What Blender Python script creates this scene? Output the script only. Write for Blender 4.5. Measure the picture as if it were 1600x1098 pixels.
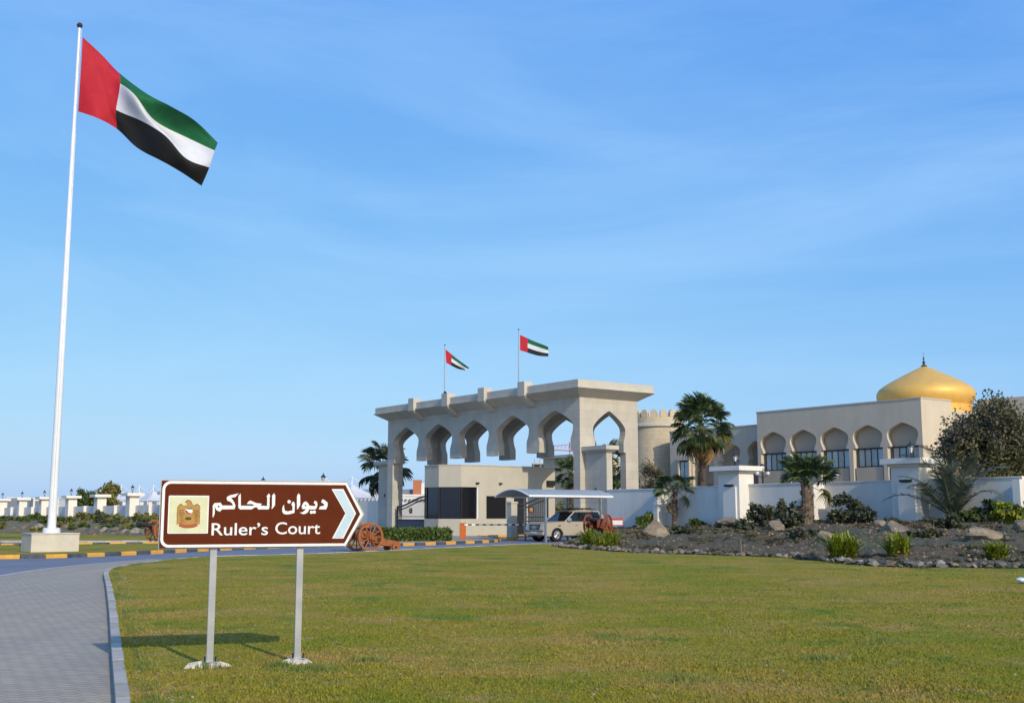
import bpy, bmesh, math, random
import numpy as np
from mathutils import Vector, Matrix
random.seed(7); RNG = np.random.default_rng(7)
for o in list(bpy.data.objects): bpy.data.objects.remove(o)
S = bpy.context.scene; COL = S.collection
R = math.radians

# ------------------------------------------------------------------ camera, sky, sun, exposure
EYE = 1.65; FPX = 1789.0; PITCH = math.atan(254/FPX)
cam = bpy.data.cameras.new('camera'); cam.sensor_fit = 'HORIZONTAL'; cam.sensor_width = 36
cam.lens = 36*FPX/1600; cam.clip_start = .1; cam.clip_end = 9000
co = bpy.data.objects.new('camera', cam); COL.objects.link(co)
co.location = (0, 0, EYE); co.rotation_euler = (math.pi/2+PITCH, 0, 0); S.camera = co

SUN_EL = R(29); SUN_DIR = Vector((.49, -.872, 0)).normalized()      # horizontal direction towards the sun
W = bpy.data.worlds.new('World'); S.world = W; W.use_nodes = True
nt = W.node_tree; nt.nodes.clear()
sky = nt.nodes.new('ShaderNodeTexSky'); sky.sky_type = 'NISHITA'; sky.sun_disc = False
sky.sun_elevation = SUN_EL; sky.sun_rotation = math.atan2(SUN_DIR.x, SUN_DIR.y)
sky.altitude = 0; sky.air_density = 1.0; sky.dust_density = 1.0; sky.ozone_density = 2.6
tc = nt.nodes.new('ShaderNodeTexCoord'); mp = nt.nodes.new('ShaderNodeMapping')
mp.inputs['Scale'].default_value = (.8, 1.5, 4.2); mp.inputs['Rotation'].default_value = (.1, .35, .5)
nz = nt.nodes.new('ShaderNodeTexNoise'); nz.inputs['Scale'].default_value = 1.6; nz.inputs['Detail'].default_value = 9
nz.inputs['Roughness'].default_value = .62; nz.inputs['Distortion'].default_value = .6
rp = nt.nodes.new('ShaderNodeValToRGB'); rp.color_ramp.elements[0].position = .42; rp.color_ramp.elements[1].position = .80
rp.color_ramp.elements[0].color = (0, 0, 0, 1); rp.color_ramp.elements[1].color = (.42, .42, .42, 1)
mx = nt.nodes.new('ShaderNodeMix'); mx.data_type = 'RGBA'; mx.inputs['B'].default_value = (2.6, 3.9, 5.4, 1)
bg = nt.nodes.new('ShaderNodeBackground'); bg.inputs['Strength'].default_value = .15
wo = nt.nodes.new('ShaderNodeOutputWorld'); L = nt.links.new
sep = nt.nodes.new('ShaderNodeSeparateColor'); cmb = nt.nodes.new('ShaderNodeCombineColor'); L(sky.outputs[0], sep.inputs[0])
for ch, (kk, gg) in enumerate(((.515, .86), (1.16, .56), (3.45, .14))):       # the camera's blue, low contrast rendering of the sky, the same in every direction
    pw = nt.nodes.new('ShaderNodeMath'); pw.operation = 'POWER'; pw.inputs[1].default_value = gg; ml = nt.nodes.new('ShaderNodeMath'); ml.operation = 'MULTIPLY'; ml.inputs[1].default_value = kk
    L(sep.outputs[ch], pw.inputs[0]); L(pw.outputs[0], ml.inputs[0])
    su = nt.nodes.new('ShaderNodeMath'); su.operation = 'SUBTRACT'; su.inputs[1].default_value = 8; su.use_clamp = False; mxx = nt.nodes.new('ShaderNodeMath'); mxx.operation = 'MAXIMUM'; mxx.inputs[1].default_value = 0
    m2 = nt.nodes.new('ShaderNodeMath'); m2.operation = 'MULTIPLY_ADD'; m2.inputs[1].default_value = .9      # the bright glow round the sun keeps its own strength
    L(sep.outputs[ch], su.inputs[0]); L(su.outputs[0], mxx.inputs[0]); L(mxx.outputs[0], m2.inputs[0]); L(ml.outputs[0], m2.inputs[2]); L(m2.outputs[0], cmb.inputs[ch])
L(tc.outputs['Generated'], mp.inputs[0]); L(mp.outputs[0], nz.inputs['Vector'])
L(nz.outputs['Fac'], rp.inputs[0]); L(rp.outputs[0], mx.inputs['Factor']); L(cmb.outputs[0], mx.inputs['A'])
L(mx.outputs['Result'], bg.inputs['Color']); L(bg.outputs[0], wo.inputs[0])
sl = bpy.data.lights.new('sun', 'SUN'); sl.energy = 2.3; sl.angle = R(.5); sl.color = (1, .89, .71)
so = bpy.data.objects.new('sun', sl); COL.objects.link(so); so.location = (40, -40, 60)
sv = Vector((SUN_DIR.x*math.cos(SUN_EL), SUN_DIR.y*math.cos(SUN_EL), math.sin(SUN_EL)))
so.rotation_euler = (-sv).to_track_quat('-Z', 'Y').to_euler()
S.view_settings.view_transform = 'Standard'; S.view_settings.look = 'None'
S.view_settings.exposure = .48; S.view_settings.gamma = 1; S.view_settings.use_curve_mapping = False

# ------------------------------------------------------------------ pixel (1600x1098) -> direction -> point on what it touches
CP, SP = math.cos(PITCH), math.sin(PITCH)
def ray(u, v):
    a = (u-800)/FPX; b = (549-v)/FPX
    return a, CP-b*SP, SP+b*CP
def G(u, v, z=0):
    x, y, w = ray(u, v); t = (z-EYE)/w; return (x*t, y*t)
def at(u, v, Y):
    x, y, w = ray(u, v); t = Y/y; return Vector((x*t, Y, EYE+w*t))
def onplane(u, v, A, d):
    x, y, w = ray(u, v); t = (A[0]*d[1]-A[1]*d[0])/(x*d[1]-y*d[0])
    return ((t*x-A[0])*d[0]+(t*y-A[1])*d[1], EYE+w*t)

# ------------------------------------------------------------------ mesh helpers
class MB:
    def __init__(s): s.v = []; s.f = []; s.m = []
    def add(s, vs, fs, mi=0):
        k = len(s.v); s.v += [tuple(p) for p in vs]
        for f in fs: s.f.append(tuple(i+k for i in f)); s.m.append(mi)
        return s
    def box(s, x0, x1, y0, y1, z0, z1, mi=0):
        return s.add([(x, y, z) for z in (z0, z1) for y in (y0, y1) for x in (x0, x1)],
                     [(0, 2, 3, 1), (4, 5, 7, 6), (0, 1, 5, 4), (2, 6, 7, 3), (0, 4, 6, 2), (1, 3, 7, 5)], mi)
    def hexa(s, b, t, mi=0):      # bottom quad, top quad
        return s.add(list(b)+list(t), [(3, 2, 1, 0), (4, 5, 6, 7)]+[(i, (i+1) % 4, 4+(i+1) % 4, 4+i) for i in range(4)], mi)
    def prism(s, poly, f0, f1, mi=0):     # f(p)->xyz for both ends
        n = len(poly)
        return s.add([f0(p) for p in poly]+[f1(p) for p in poly],
                     [tuple(range(n-1, -1, -1)), tuple(range(n, 2*n))]+[(i, (i+1) % n, n+(i+1) % n, n+i) for i in range(n)], mi)
    def pz(s, poly, z0, z1, mi=0): return s.prism(poly, lambda p: (p[0], p[1], z0), lambda p: (p[0], p[1], z1), mi)
    def px(s, poly, x0, x1, mi=0): return s.prism(poly, lambda p: (x0, p[0], p[1]), lambda p: (x1, p[0], p[1]), mi)
    def py(s, poly, y0, y1, mi=0): return s.prism(poly, lambda p: (p[0], y0, p[1]), lambda p: (p[0], y1, p[1]), mi)
    def tube(s, pts, rs, n=8, mi=0, caps=True):
        pts = [Vector(p) for p in pts]
        if not hasattr(rs, '__len__'): rs = [rs]*len(pts)
        rings = []
        for i, p in enumerate(pts):
            d = (pts[min(i+1, len(pts)-1)]-pts[max(i-1, 0)]).normalized()
            a = d.cross(Vector((0, 0, 1)) if abs(d.z) < .95 else Vector((1, 0, 0))).normalized(); b = d.cross(a)
            rings.append([p+(a*math.cos(q)+b*math.sin(q))*rs[i] for q in [2*math.pi*j/n for j in range(n)]])
        vs = [q for r in rings for q in r]; fs = []
        for i in range(len(pts)-1):
            for j in range(n): fs.append((i*n+j, i*n+(j+1) % n, (i+1)*n+(j+1) % n, (i+1)*n+j))
        if caps: fs += [tuple(range(n-1, -1, -1)), tuple(range((len(pts)-1)*n, len(pts)*n))]
        return s.add(vs, fs, mi)
    def lathe(s, prof, n=24, c=(0, 0, 0), mi=0):
        vs = [(c[0]+r*math.cos(2*math.pi*j/n), c[1]+r*math.sin(2*math.pi*j/n), c[2]+z) for r, z in prof for j in range(n)]
        fs = [(i*n+j, i*n+(j+1) % n, (i+1)*n+(j+1) % n, (i+1)*n+j) for i in range(len(prof)-1) for j in range(n)]
        fs += [tuple(range(n-1, -1, -1)), tuple(range((len(prof)-1)*n, len(prof)*n))]
        return s.add(vs, fs, mi)
    def wheel_ring(s, r0, r1, y0, y1, n=28, c=(0, 0, 0), mi=0):   # ring round the y axis
        vs = []
        for r, y in ((r0, y0), (r1, y0), (r1, y1), (r0, y1)):
            vs += [(c[0]+r*math.cos(2*math.pi*j/n), c[1]+y, c[2]+r*math.sin(2*math.pi*j/n)) for j in range(n)]
        fs = [(k*n+j, k*n+(j+1) % n, ((k+1) % 4)*n+(j+1) % n, ((k+1) % 4)*n+j) for k in range(4) for j in range(n)]
        return s.add(vs, fs, mi)
    def mesh(s, name, mats, smooth=False, bevel=0):
        me = bpy.data.meshes.new(name); me.from_pydata(s.v, [], s.f)
        if not isinstance(mats, (list, tuple)): mats = [mats]
        for m in mats: me.materials.append(m)
        me.polygons.foreach_set('material_index', s.m)
        bm = bmesh.new(); bm.from_mesh(me); bmesh.ops.recalc_face_normals(bm, faces=bm.faces)
        if bevel: bmesh.ops.bevel(bm, geom=[e for e in bm.edges if len(e.link_faces) == 2 and e.calc_face_angle(0) > .6], offset=bevel, segments=2, affect='EDGES', clamp_overlap=True)
        bm.to_mesh(me); bm.free()
        if smooth:
            me.polygons.foreach_set('use_smooth', [True]*len(me.polygons))
            try: me.set_sharp_from_angle(angle=R(40))
            except Exception: pass
        me.update(); return me
    def build(s, name, mats, parent=None, smooth=False, loc=None, rot=None, bevel=0):
        return put(name, s.mesh(name, mats, smooth, bevel), parent, loc, rot)
def put(name, me, parent=None, loc=None, rot=None, scale=None):
    o = bpy.data.objects.new(name, me); COL.objects.link(o)
    if parent: o.parent = parent
    if loc is not None: o.location = loc
    if rot is not None: o.rotation_euler = rot
    if scale is not None: o.scale = scale if hasattr(scale, '__len__') else (scale,)*3
    return o
def tag(o, label, cat, group=None):
    o['label'] = label; o['category'] = cat
    if group: o['group'] = group
    return o
def struct(o, label=None, kind='structure'):
    o['kind'] = kind
    if label: o['label'] = label
    return o
def thing(name, label, cat, loc=(0, 0, 0), rz=0, group=None):
    o = bpy.data.objects.new(name, None); COL.objects.link(o); o.location = loc; o.rotation_euler = (0, 0, rz)
    o.empty_display_size = .3
    return tag(o, label, cat, group)
def copy_tree(o, parent=None):
    c = o.copy(); COL.objects.link(c); c.parent = parent
    for ch in list(o.children): copy_tree(ch, c)
    return c
def np_mesh(name, V, F, mats, mi=None, smooth=False):
    V = np.asarray(V, dtype=np.float32); F = np.asarray(F, dtype=np.int32); k = F.shape[1]
    me = bpy.data.meshes.new(name); me.vertices.add(len(V)); me.vertices.foreach_set('co', V.ravel())
    me.loops.add(F.size); me.loops.foreach_set('vertex_index', F.ravel())
    me.polygons.add(len(F)); me.polygons.foreach_set('loop_start', np.arange(0, F.size, k, dtype=np.int32))
    me.polygons.foreach_set('loop_total', np.full(len(F), k, dtype=np.int32))
    if not isinstance(mats, (list, tuple)): mats = [mats]
    for m in mats: me.materials.append(m)
    if mi is not None: me.polygons.foreach_set('material_index', np.asarray(mi, dtype=np.int32))
    if smooth: me.polygons.foreach_set('use_smooth', np.ones(len(F), dtype=bool))
    me.update(calc_edges=True); return me

# ------------------------------------------------------------------ materials
def mat(name, c, c2=None, scale=3., rough=.8, bump=0., bscale=30., metal=0., spec=.35, detail=5., coord='Object',
        joints=None, island=0., transl=0., coat=0., c3=None, scale3=.6, bdist=.02, jstr=.35, streak=0.):
    m = bpy.data.materials.new(name); m.use_nodes = True; t = m.node_tree; n = t.nodes; l = t.links.new
    b = n['Principled BSDF']; b.inputs['Roughness'].default_value = rough; b.inputs['Metallic'].default_value = metal
    b.inputs['Specular IOR Level'].default_value = spec; b.inputs['Coat Weight'].default_value = coat
    b.inputs['Base Color'].default_value = (*c, 1)
    if coord == 'World': vec = n.new('ShaderNodeNewGeometry').outputs['Position']
    else: vec = n.new('ShaderNodeTexCoord').outputs[coord]
    colout = None
    if c2:
        z = n.new('ShaderNodeTexNoise'); z.inputs['Scale'].default_value = scale; z.inputs['Detail'].default_value = detail; z.inputs['Roughness'].default_value = .6
        l(vec, z.inputs['Vector'])
        r = n.new('ShaderNodeValToRGB'); r.color_ramp.elements[0].position = .34; r.color_ramp.elements[1].position = .66
        r.color_ramp.elements[0].color = (*c, 1); r.color_ramp.elements[1].color = (*c2, 1)
        l(z.outputs['Fac'], r.inputs[0]); colout = r.outputs[0]
        if c3:
            z3 = n.new('ShaderNodeTexNoise'); z3.inputs['Scale'].default_value = scale3; z3.inputs['Detail'].default_value = 4
            l(vec, z3.inputs['Vector']); r3 = n.new('ShaderNodeValToRGB'); r3.color_ramp.elements[0].position = .48; r3.color_ramp.elements[1].position = .66
            l(z3.outputs['Fac'], r3.inputs[0]); mm = n.new('ShaderNodeMix'); mm.data_type = 'RGBA'
            l(r3.outputs[0], mm.inputs['Factor']); l(colout, mm.inputs['A']); mm.inputs['B'].default_value = (*c3, 1); colout = mm.outputs['Result']
    if island:
        g = n.new('ShaderNodeNewGeometry'); h = n.new('ShaderNodeHueSaturation')
        ma = n.new('ShaderNodeMapRange'); ma.inputs['To Min'].default_value = 1-island; ma.inputs['To Max'].default_value = 1+island
        l(g.outputs['Random Per Island'], ma.inputs['Value']); l(ma.outputs[0], h.inputs['Value'])
        if colout: l(colout, h.inputs['Color'])
        else: h.inputs['Color'].default_value = (*c, 1)
        colout = h.outputs[0]
    hgt = None
    if joints:      # (width, height, mortar) stone courses on axis aligned walls: x+y along, z up
        w_, h_, mo = joints; sx = n.new('ShaderNodeSeparateXYZ'); l(vec, sx.inputs[0])
        ad = n.new('ShaderNodeMath'); l(sx.outputs[0], ad.inputs[0]); l(sx.outputs[1], ad.inputs[1])
        cx = n.new('ShaderNodeCombineXYZ'); l(ad.outputs[0], cx.inputs[0]); l(sx.outputs[2], cx.inputs[1])
        bt = n.new('ShaderNodeTexBrick'); bt.inputs['Scale'].default_value = 1; bt.inputs['Brick Width'].default_value = w_; bt.inputs['Row Height'].default_value = h_
        bt.inputs['Mortar Size'].default_value = mo; bt.inputs['Mortar Smooth'].default_value = .3; bt.inputs['Color1'].default_value = (1, 1, 1, 1)
        bt.inputs['Color2'].default_value = (.9, .9, .9, 1); bt.inputs['Mortar'].default_value = (1-jstr,)*3+(1,)
        l(cx.outputs[0], bt.inputs['Vector']); mm = n.new('ShaderNodeMix'); mm.data_type = 'RGBA'; mm.blend_type = 'MULTIPLY'; mm.inputs['Factor'].default_value = 1
        if colout: l(colout, mm.inputs['A'])
        else: mm.inputs['A'].default_value = (*c, 1)
        l(bt.outputs['Color'], mm.inputs['B']); colout = mm.outputs['Result']
    if streak:      # rain streaks and dust on rendered walls
        ms_ = n.new('ShaderNodeMapping'); ms_.inputs['Scale'].default_value = (.75, .75, .14); l(vec, ms_.inputs[0])
        zs = n.new('ShaderNodeTexNoise'); zs.inputs['Scale'].default_value = 1.7; zs.inputs['Detail'].default_value = 7; zs.inputs['Roughness'].default_value = .65; l(ms_.outputs[0], zs.inputs['Vector'])
        rs_ = n.new('ShaderNodeMapRange'); rs_.inputs['From Min'].default_value = .46; rs_.inputs['From Max'].default_value = .74; rs_.inputs['To Min'].default_value = 1; rs_.inputs['To Max'].default_value = 1-streak
        l(zs.outputs['Fac'], rs_.inputs['Value']); hv = n.new('ShaderNodeHueSaturation'); l(rs_.outputs[0], hv.inputs['Value'])
        if colout: l(colout, hv.inputs['Color'])
        else: hv.inputs['Color'].default_value = (*c, 1)
        colout = hv.outputs[0]
    if colout: l(colout, b.inputs['Base Color'])
    if bump:
        z = n.new('ShaderNodeTexNoise'); z.inputs['Scale'].default_value = bscale; z.inputs['Detail'].default_value = 6; l(vec, z.inputs['Vector'])
        bp = n.new('ShaderNodeBump'); bp.inputs['Strength'].default_value = bump; bp.inputs['Distance'].default_value = bdist
        l(z.outputs['Fac'], bp.inputs['Height']); l(bp.outputs[0], b.inputs['Normal'])
    if transl:
        tr = n.new('ShaderNodeBsdfTranslucent'); ms = n.new('ShaderNodeMixShader'); ms.inputs[0].default_value = transl
        if colout: l(colout, tr.inputs[0])
        else: tr.inputs[0].default_value = (*c, 1)
        l(b.outputs[0], ms.inputs[1]); l(tr.outputs[0], ms.inputs[2]); l(ms.outputs[0], n['Material Output'].inputs['Surface'])
    return m
M = {}
M['sand'] = mat('sand', (.34, .28, .19), (.26, .21, .14), .25, .95, .4, 6, coord='World')
M['asphalt'] = mat('asphalt', (.175, .19, .225), (.145, .155, .185), .5, .75, .25, 60, coord='World', spec=.5, c3=(.20, .205, .225), scale3=.12)
M['white_line'] = mat('white_line', (.62, .62, .60), (.42, .42, .42), 3, .8, coord='World')
M['kerb_grey'] = mat('kerb_grey', (.46, .43, .37), (.36, .335, .29), 2.2, .9, .3, 50)
M['kerb_grey2'] = mat('kerb_grey2', (.41, .38, .32), (.30, .28, .235), 2.6, .9, .35, 40)
M['kerb_grey3'] = mat('kerb_grey3', (.50, .465, .40), (.38, .35, .30), 2.0, .9, .35, 45)
M['kerb_yellow'] = mat('kerb_yellow', (.72, .36, .045), (.55, .29, .07), 4, .75, .2, 40, coord='World')
M['kerb_black'] = mat('kerb_black', (.045, .05, .06), (.10, .105, .12), 4, .75, .2, 40, coord='World')
M['stone'] = mat('stone', (.545, .50, .415), (.495, .452, .375), .8, .85, .12, 25, joints=(1.2, .6, .014), jstr=.20, streak=.12)
M['stone_trim'] = mat('stone_trim', (.56, .515, .43), (.505, .462, .385), 1.1, .85, .1, 25, streak=.15)
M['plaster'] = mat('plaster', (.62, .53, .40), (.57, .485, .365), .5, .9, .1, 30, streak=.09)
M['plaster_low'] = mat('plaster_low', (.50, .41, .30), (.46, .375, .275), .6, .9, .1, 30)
M['wall_white'] = mat('wall_white', (.80, .755, .67), (.73, .69, .61), .45, .9, .12, 18, streak=.10)
M['coping'] = mat('coping', (.80, .76, .68), (.72, .68, .60), 1, .9)
M['tower_stone'] = mat('tower_stone', (.60, .50, .345), (.52, .43, .295), 1.4, .9, .4, 8, bdist=.05, joints=(.8, .38, .02), jstr=.2)
M['booth'] = mat('booth', (.50, .46, .37), (.46, .42, .335), .7, .85, .08, 30, streak=.09)
M['dark_glass'] = mat('dark_glass', (.008, .008, .01), rough=.04, spec=.6)
M['window_glass'] = mat('window_glass', (.34, .45, .45), (.46, .54, .50), .9, .05, spec=.9, coord='World')
M['curtain'] = mat('curtain', (.55, .52, .44), (.42, .40, .34), 6, .9)
M['frame_dark'] = mat('frame_dark', (.022, .02, .02), rough=.5)
M['iron'] = mat('iron', (.015, .015, .016), (.03, .03, .03), 8, .5, spec=.5)
M['white_paint'] = mat('white_paint', (.80, .80, .79), (.72, .72, .71), 1.2, .45, spec=.5)
M['pole_white'] = mat('pole_white', (.78, .79, .79), (.70, .71, .72), .8, .4, spec=.5)
M['ball'] = mat('ball', (.10, .10, .11), rough=.35, metal=.6)
M['concrete'] = mat('concrete', (.62, .56, .46), (.53, .48, .40), 1.6, .9, .2, 30)
M['galv'] = mat('galv', (.40, .41, .42), (.30, .32, .34), 3, .42, metal=.55, spec=.5)
M['gold'] = mat('gold', (.80, .48, .11), (.74, .43, .09), 1.5, .55, metal=.25, spec=.6)
M['brown'] = mat('sign_brown', (.118, .025, .0085), (.098, .021, .0075), 5, .65, spec=.05)
M['sign_white'] = mat('sign_white', (.78, .79, .78), (.70, .72, .72), 9, .5)
M['sign_arrow'] = mat('sign_arrow', (.52, .64, .71), (.45, .57, .65), 6, .5)
M['cream'] = mat('emblem_cream', (.66, .66, .42), (.58, .58, .36), 9, .55)
M['emb_gold'] = mat('emblem_gold', (.45, .25, .055), (.36, .19, .04), 30, .5)
M['emb_dark'] = mat('emblem_dark', (.10, .045, .012), rough=.6)
M['emb_red'] = mat('emblem_red', (.42, .075, .03), rough=.55)
M['flag_red'] = mat('flag_red', (.50, .015, .03), (.43, .013, .026), 3, .75, transl=.12)
M['flag_green'] = mat('flag_green', (.008, .125, .04), (.006, .10, .033), 3, .75, transl=.12)
M['flag_white'] = mat('flag_white', (.72, .73, .76), (.66, .67, .71), 3, .75, transl=.15)
M['flag_black'] = mat('flag_black', (.012, .012, .013), (.009, .009, .01), 3, .75)
M['wood'] = mat('wood_orange', (.36, .115, .032), (.24, .075, .022), 6, .55, .1, 30, spec=.4)
M['wood_red'] = mat('wood_red', (.30, .085, .035), (.22, .06, .028), 6, .6, .1, 30)
M['cannon'] = mat('cannon_iron', (.03, .028, .027), (.05, .045, .04), 8, .45, metal=.5)
M['orange'] = mat('orange_paint', (.55, .13, .02), (.45, .10, .02), 4, .5)
M['carpaint'] = mat('car_paint', (.56, .48, .36), (.53, .455, .34), 2, .3, metal=.25, coat=.6, spec=.5)
M['rubber'] = mat('rubber', (.012, .012, .012), rough=.85)
M['alloy'] = mat('alloy', (.62, .63, .65), rough=.3, metal=.8)
M['chrome'] = mat('chrome', (.75, .77, .80), rough=.12, metal=.95)
M['headlamp'] = mat('headlamp', (.55, .68, .80), rough=.08, spec=.9)
M['plastic'] = mat('plastic', (.02, .02, .021), rough=.6)
M['plate'] = mat('plate', (.72, .72, .70), rough=.5)
M['canopy'] = mat('canopy_sheet', (.36, .42, .44), (.31, .37, .39), 1, .5, spec=.5, transl=.1)
M['canvas'] = mat('canvas', (.80, .80, .79), (.74, .74, .73), .6, .8, transl=.2)
M['red_paint'] = mat('red_paint', (.50, .05, .03), rough=.5)
M['soil'] = mat('soil', (.088, .064, .034), (.15, .112, .064), 2.2, .95, .9, 9, coord='World', bdist=.12, c3=(.085, .095, .055), scale3=.35)
M['bank_soil'] = mat('bank_soil', (.21, .17, .10), (.14, .12, .07), 1.2, .95, .9, 5, coord='World', bdist=.12, c3=(.15, .15, .05), scale3=.25)
M['gravel'] = mat('gravel', (.22, .165, .10), (.10, .078, .05), 3, .95, .6, 12, island=.35)
M['rock'] = mat('rock', (.25, .20, .135), (.13, .105, .075), 2.6, .9, .7, 7, bdist=.08, c3=(.33, .27, .185), scale3=1.4)
M['rock_grey'] = mat('rock_grey', (.20, .18, .145), (.10, .09, .075), 3.5, .9, .6, 9, bdist=.05)
M['rock_pale'] = mat('rock_pale', (.36, .32, .25), (.20, .175, .14), 3.5, .9, .6, 9, bdist=.05)
M['rock_tan'] = mat('rock_tan', (.28, .21, .135), (.16, .125, .085), 3.5, .9, .6, 9, bdist=.05)
M['bark'] = mat('bark', (.16, .115, .08), (.08, .06, .045), 9, .95, .6, 20, bdist=.04)
M['palm_bark'] = mat('palm_bark', (.21, .155, .11), (.10, .075, .055), 7, .95, .5, 20, bdist=.04)
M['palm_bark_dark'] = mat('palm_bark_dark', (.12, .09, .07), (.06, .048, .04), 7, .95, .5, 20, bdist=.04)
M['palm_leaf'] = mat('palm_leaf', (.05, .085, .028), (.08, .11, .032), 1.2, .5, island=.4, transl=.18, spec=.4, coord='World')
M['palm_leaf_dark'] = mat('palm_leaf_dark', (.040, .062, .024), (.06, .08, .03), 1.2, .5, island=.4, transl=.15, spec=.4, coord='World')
M['palm_dry'] = mat('palm_dry', (.26, .16, .06), (.18, .11, .05), 2, .8, island=.3)
M['palm_yellow'] = mat('palm_yellow', (.16, .15, .025), (.11, .12, .02), 2, .6, island=.3, transl=.2)
M['date_leaf'] = mat('date_leaf', (.085, .105, .065), (.12, .14, .085), 1.2, .5, island=.35, transl=.12, spec=.45, coord='World')
M['strap'] = mat('strap_leaf', (.17, .21, .012), (.28, .30, .025), 2.5, .45, island=.35, transl=.3, coord='World')
M['shrub_dark'] = mat('shrub_dark', (.040, .055, .026), (.085, .085, .045), 1.6, .6, island=.45, transl=.1, coord='World')
M['shrub_mid'] = mat('shrub_mid', (.055, .085, .018), (.10, .13, .03), 1.2, .6, island=.4, transl=.18, coord='World')
M['shrub_yellow'] = mat('shrub_yellow', (.15, .16, .03), (.21, .18, .05), 1.2, .65, island=.4, transl=.2, coord='World')
M['dry_twig'] = mat('dry_twig', (.33, .26, .15), (.22, .19, .09), 1.2, .8, island=.4, coord='World')
M['tree_dark'] = mat('tree_dark', (.075, .070, .052), (.115, .106, .075), .8, .6, island=.35, transl=.12, coord='World', c3=(.13, .125, .05), scale3=.35)
M['weed'] = mat('weed', (.055, .062, .024), (.115, .085, .042), 1.1, .8, island=.5, coord='World')
M['tuft'] = mat('tuft', (.10, .15, .03), (.19, .19, .05), 1.2, .8, island=.35, coord='World')
M['hedge'] = mat('hedge', (.055, .095, .014), (.10, .14, .025), 2, .6, island=.4, transl=.15, coord='World')
M['far_white'] = mat('far_white', (.74, .73, .70), (.68, .67, .64), .1, .9)
M['far_beige'] = mat('far_beige', (.55, .50, .41), (.48, .44, .37), .1, .9)
M['far_grey'] = mat('far_grey', (.22, .24, .27), (.17, .19, .22), .1, .9)
M['brick_red'] = mat('brick_red', (.45, .16, .08), rough=.9)
M['lantern_glass'] = mat('lantern_glass', (.62, .60, .60), rough=.25, spec=.6)
M['litter'] = mat('litter', (.75, .80, .84), (.6, .68, .74), 12, .4)

def grass_colour(m, isl, dark):
    """mown lawn: olive green with straw coloured and fresh green patches, in world space"""
    t = m.node_tree; n = t.nodes; l = t.links.new; b = n['Principled BSDF']
    pos = n.new('ShaderNodeNewGeometry')
    def noise(sc, det, lo, hi, strv=(1, 1, 1)):
        mpn = n.new('ShaderNodeMapping'); mpn.inputs['Scale'].default_value = strv; l(pos.outputs['Position'], mpn.inputs[0])
        z = n.new('ShaderNodeTexNoise'); z.inputs['Scale'].default_value = sc; z.inputs['Detail'].default_value = det; z.inputs['Roughness'].default_value = .62
        l(mpn.outputs[0], z.inputs['Vector']); r = n.new('ShaderNodeMapRange'); r.inputs['From Min'].default_value = lo; r.inputs['From Max'].default_value = hi
        l(z.outputs['Fac'], r.inputs['Value']); return r.outputs[0]
    def mix(f, a, bcol):
        x = n.new('ShaderNodeMix'); x.data_type = 'RGBA'; l(f, x.inputs['Factor'])
        if isinstance(a, tuple): x.inputs['A'].default_value = (*a, 1)
        else: l(a, x.inputs['A'])
        if isinstance(bcol, tuple): x.inputs['B'].default_value = (*bcol, 1)
        else: l(bcol, x.inputs['B'])
        return x.outputs['Result']
    k = dark
    c = mix(noise(.16, 5, .38, .62, (1, .7, 1)), (.185*k, .190*k, .016*k), (.28*k, .21*k, .034*k))
    c = mix(noise(.7, 6, .50, .72), c, (.135*k, .180*k, .014*k))
    c = mix(noise(2.6, 7, .55, .75, (.8, 1.2, 1)), c, (.30*k, .225*k, .085*k))
    c = mix(noise(.33, 4, .48, .64, (1, 1.6, 1)), c, (.31*k, .215*k, .058*k))
    c = mix(noise(.42, 5, .56, .66, (1.3, .9, 1)), c, (.105*k, .165*k, .022*k))
    c = mix(noise(14, 5, .50, .72), c, (.145*k, .140*k, .026*k))
    c = mix(noise(60, 3, .62, .74), c, (.36*k, .30*k, .15*k))
    if isl:
        h = n.new('ShaderNodeHueSaturation'); ma = n.new('ShaderNodeMapRange'); ma.inputs['To Min'].default_value = .84; ma.inputs['To Max'].default_value = 1.17
        l(pos.outputs['Random Per Island'], ma.inputs['Value']); l(ma.outputs[0], h.inputs['Value']); l(c, h.inputs['Color']); c = h.outputs[0]
    l(c, b.inputs['Base Color']); b.inputs['Roughness'].default_value = .9; b.inputs['Specular IOR Level'].default_value = .05
    if not isl:
        z = n.new('ShaderNodeTexNoise'); z.inputs['Scale'].default_value = 45; z.inputs['Detail'].default_value = 8; l(pos.outputs['Position'], z.inputs['Vector'])
        bp = n.new('ShaderNodeBump'); bp.inputs['Strength'].default_value = .8; bp.inputs['Distance'].default_value = .03; l(z.outputs['Fac'], bp.inputs['Height']); l(bp.outputs[0], b.inputs['Normal'])
for nm, isl, dk in (('lawn', 0, 1.2), ('grass_blade', 1, 1.08)):
    m = bpy.data.materials.new(nm); m.use_nodes = True; grass_colour(m, isl, dk); M[nm] = m

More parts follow.
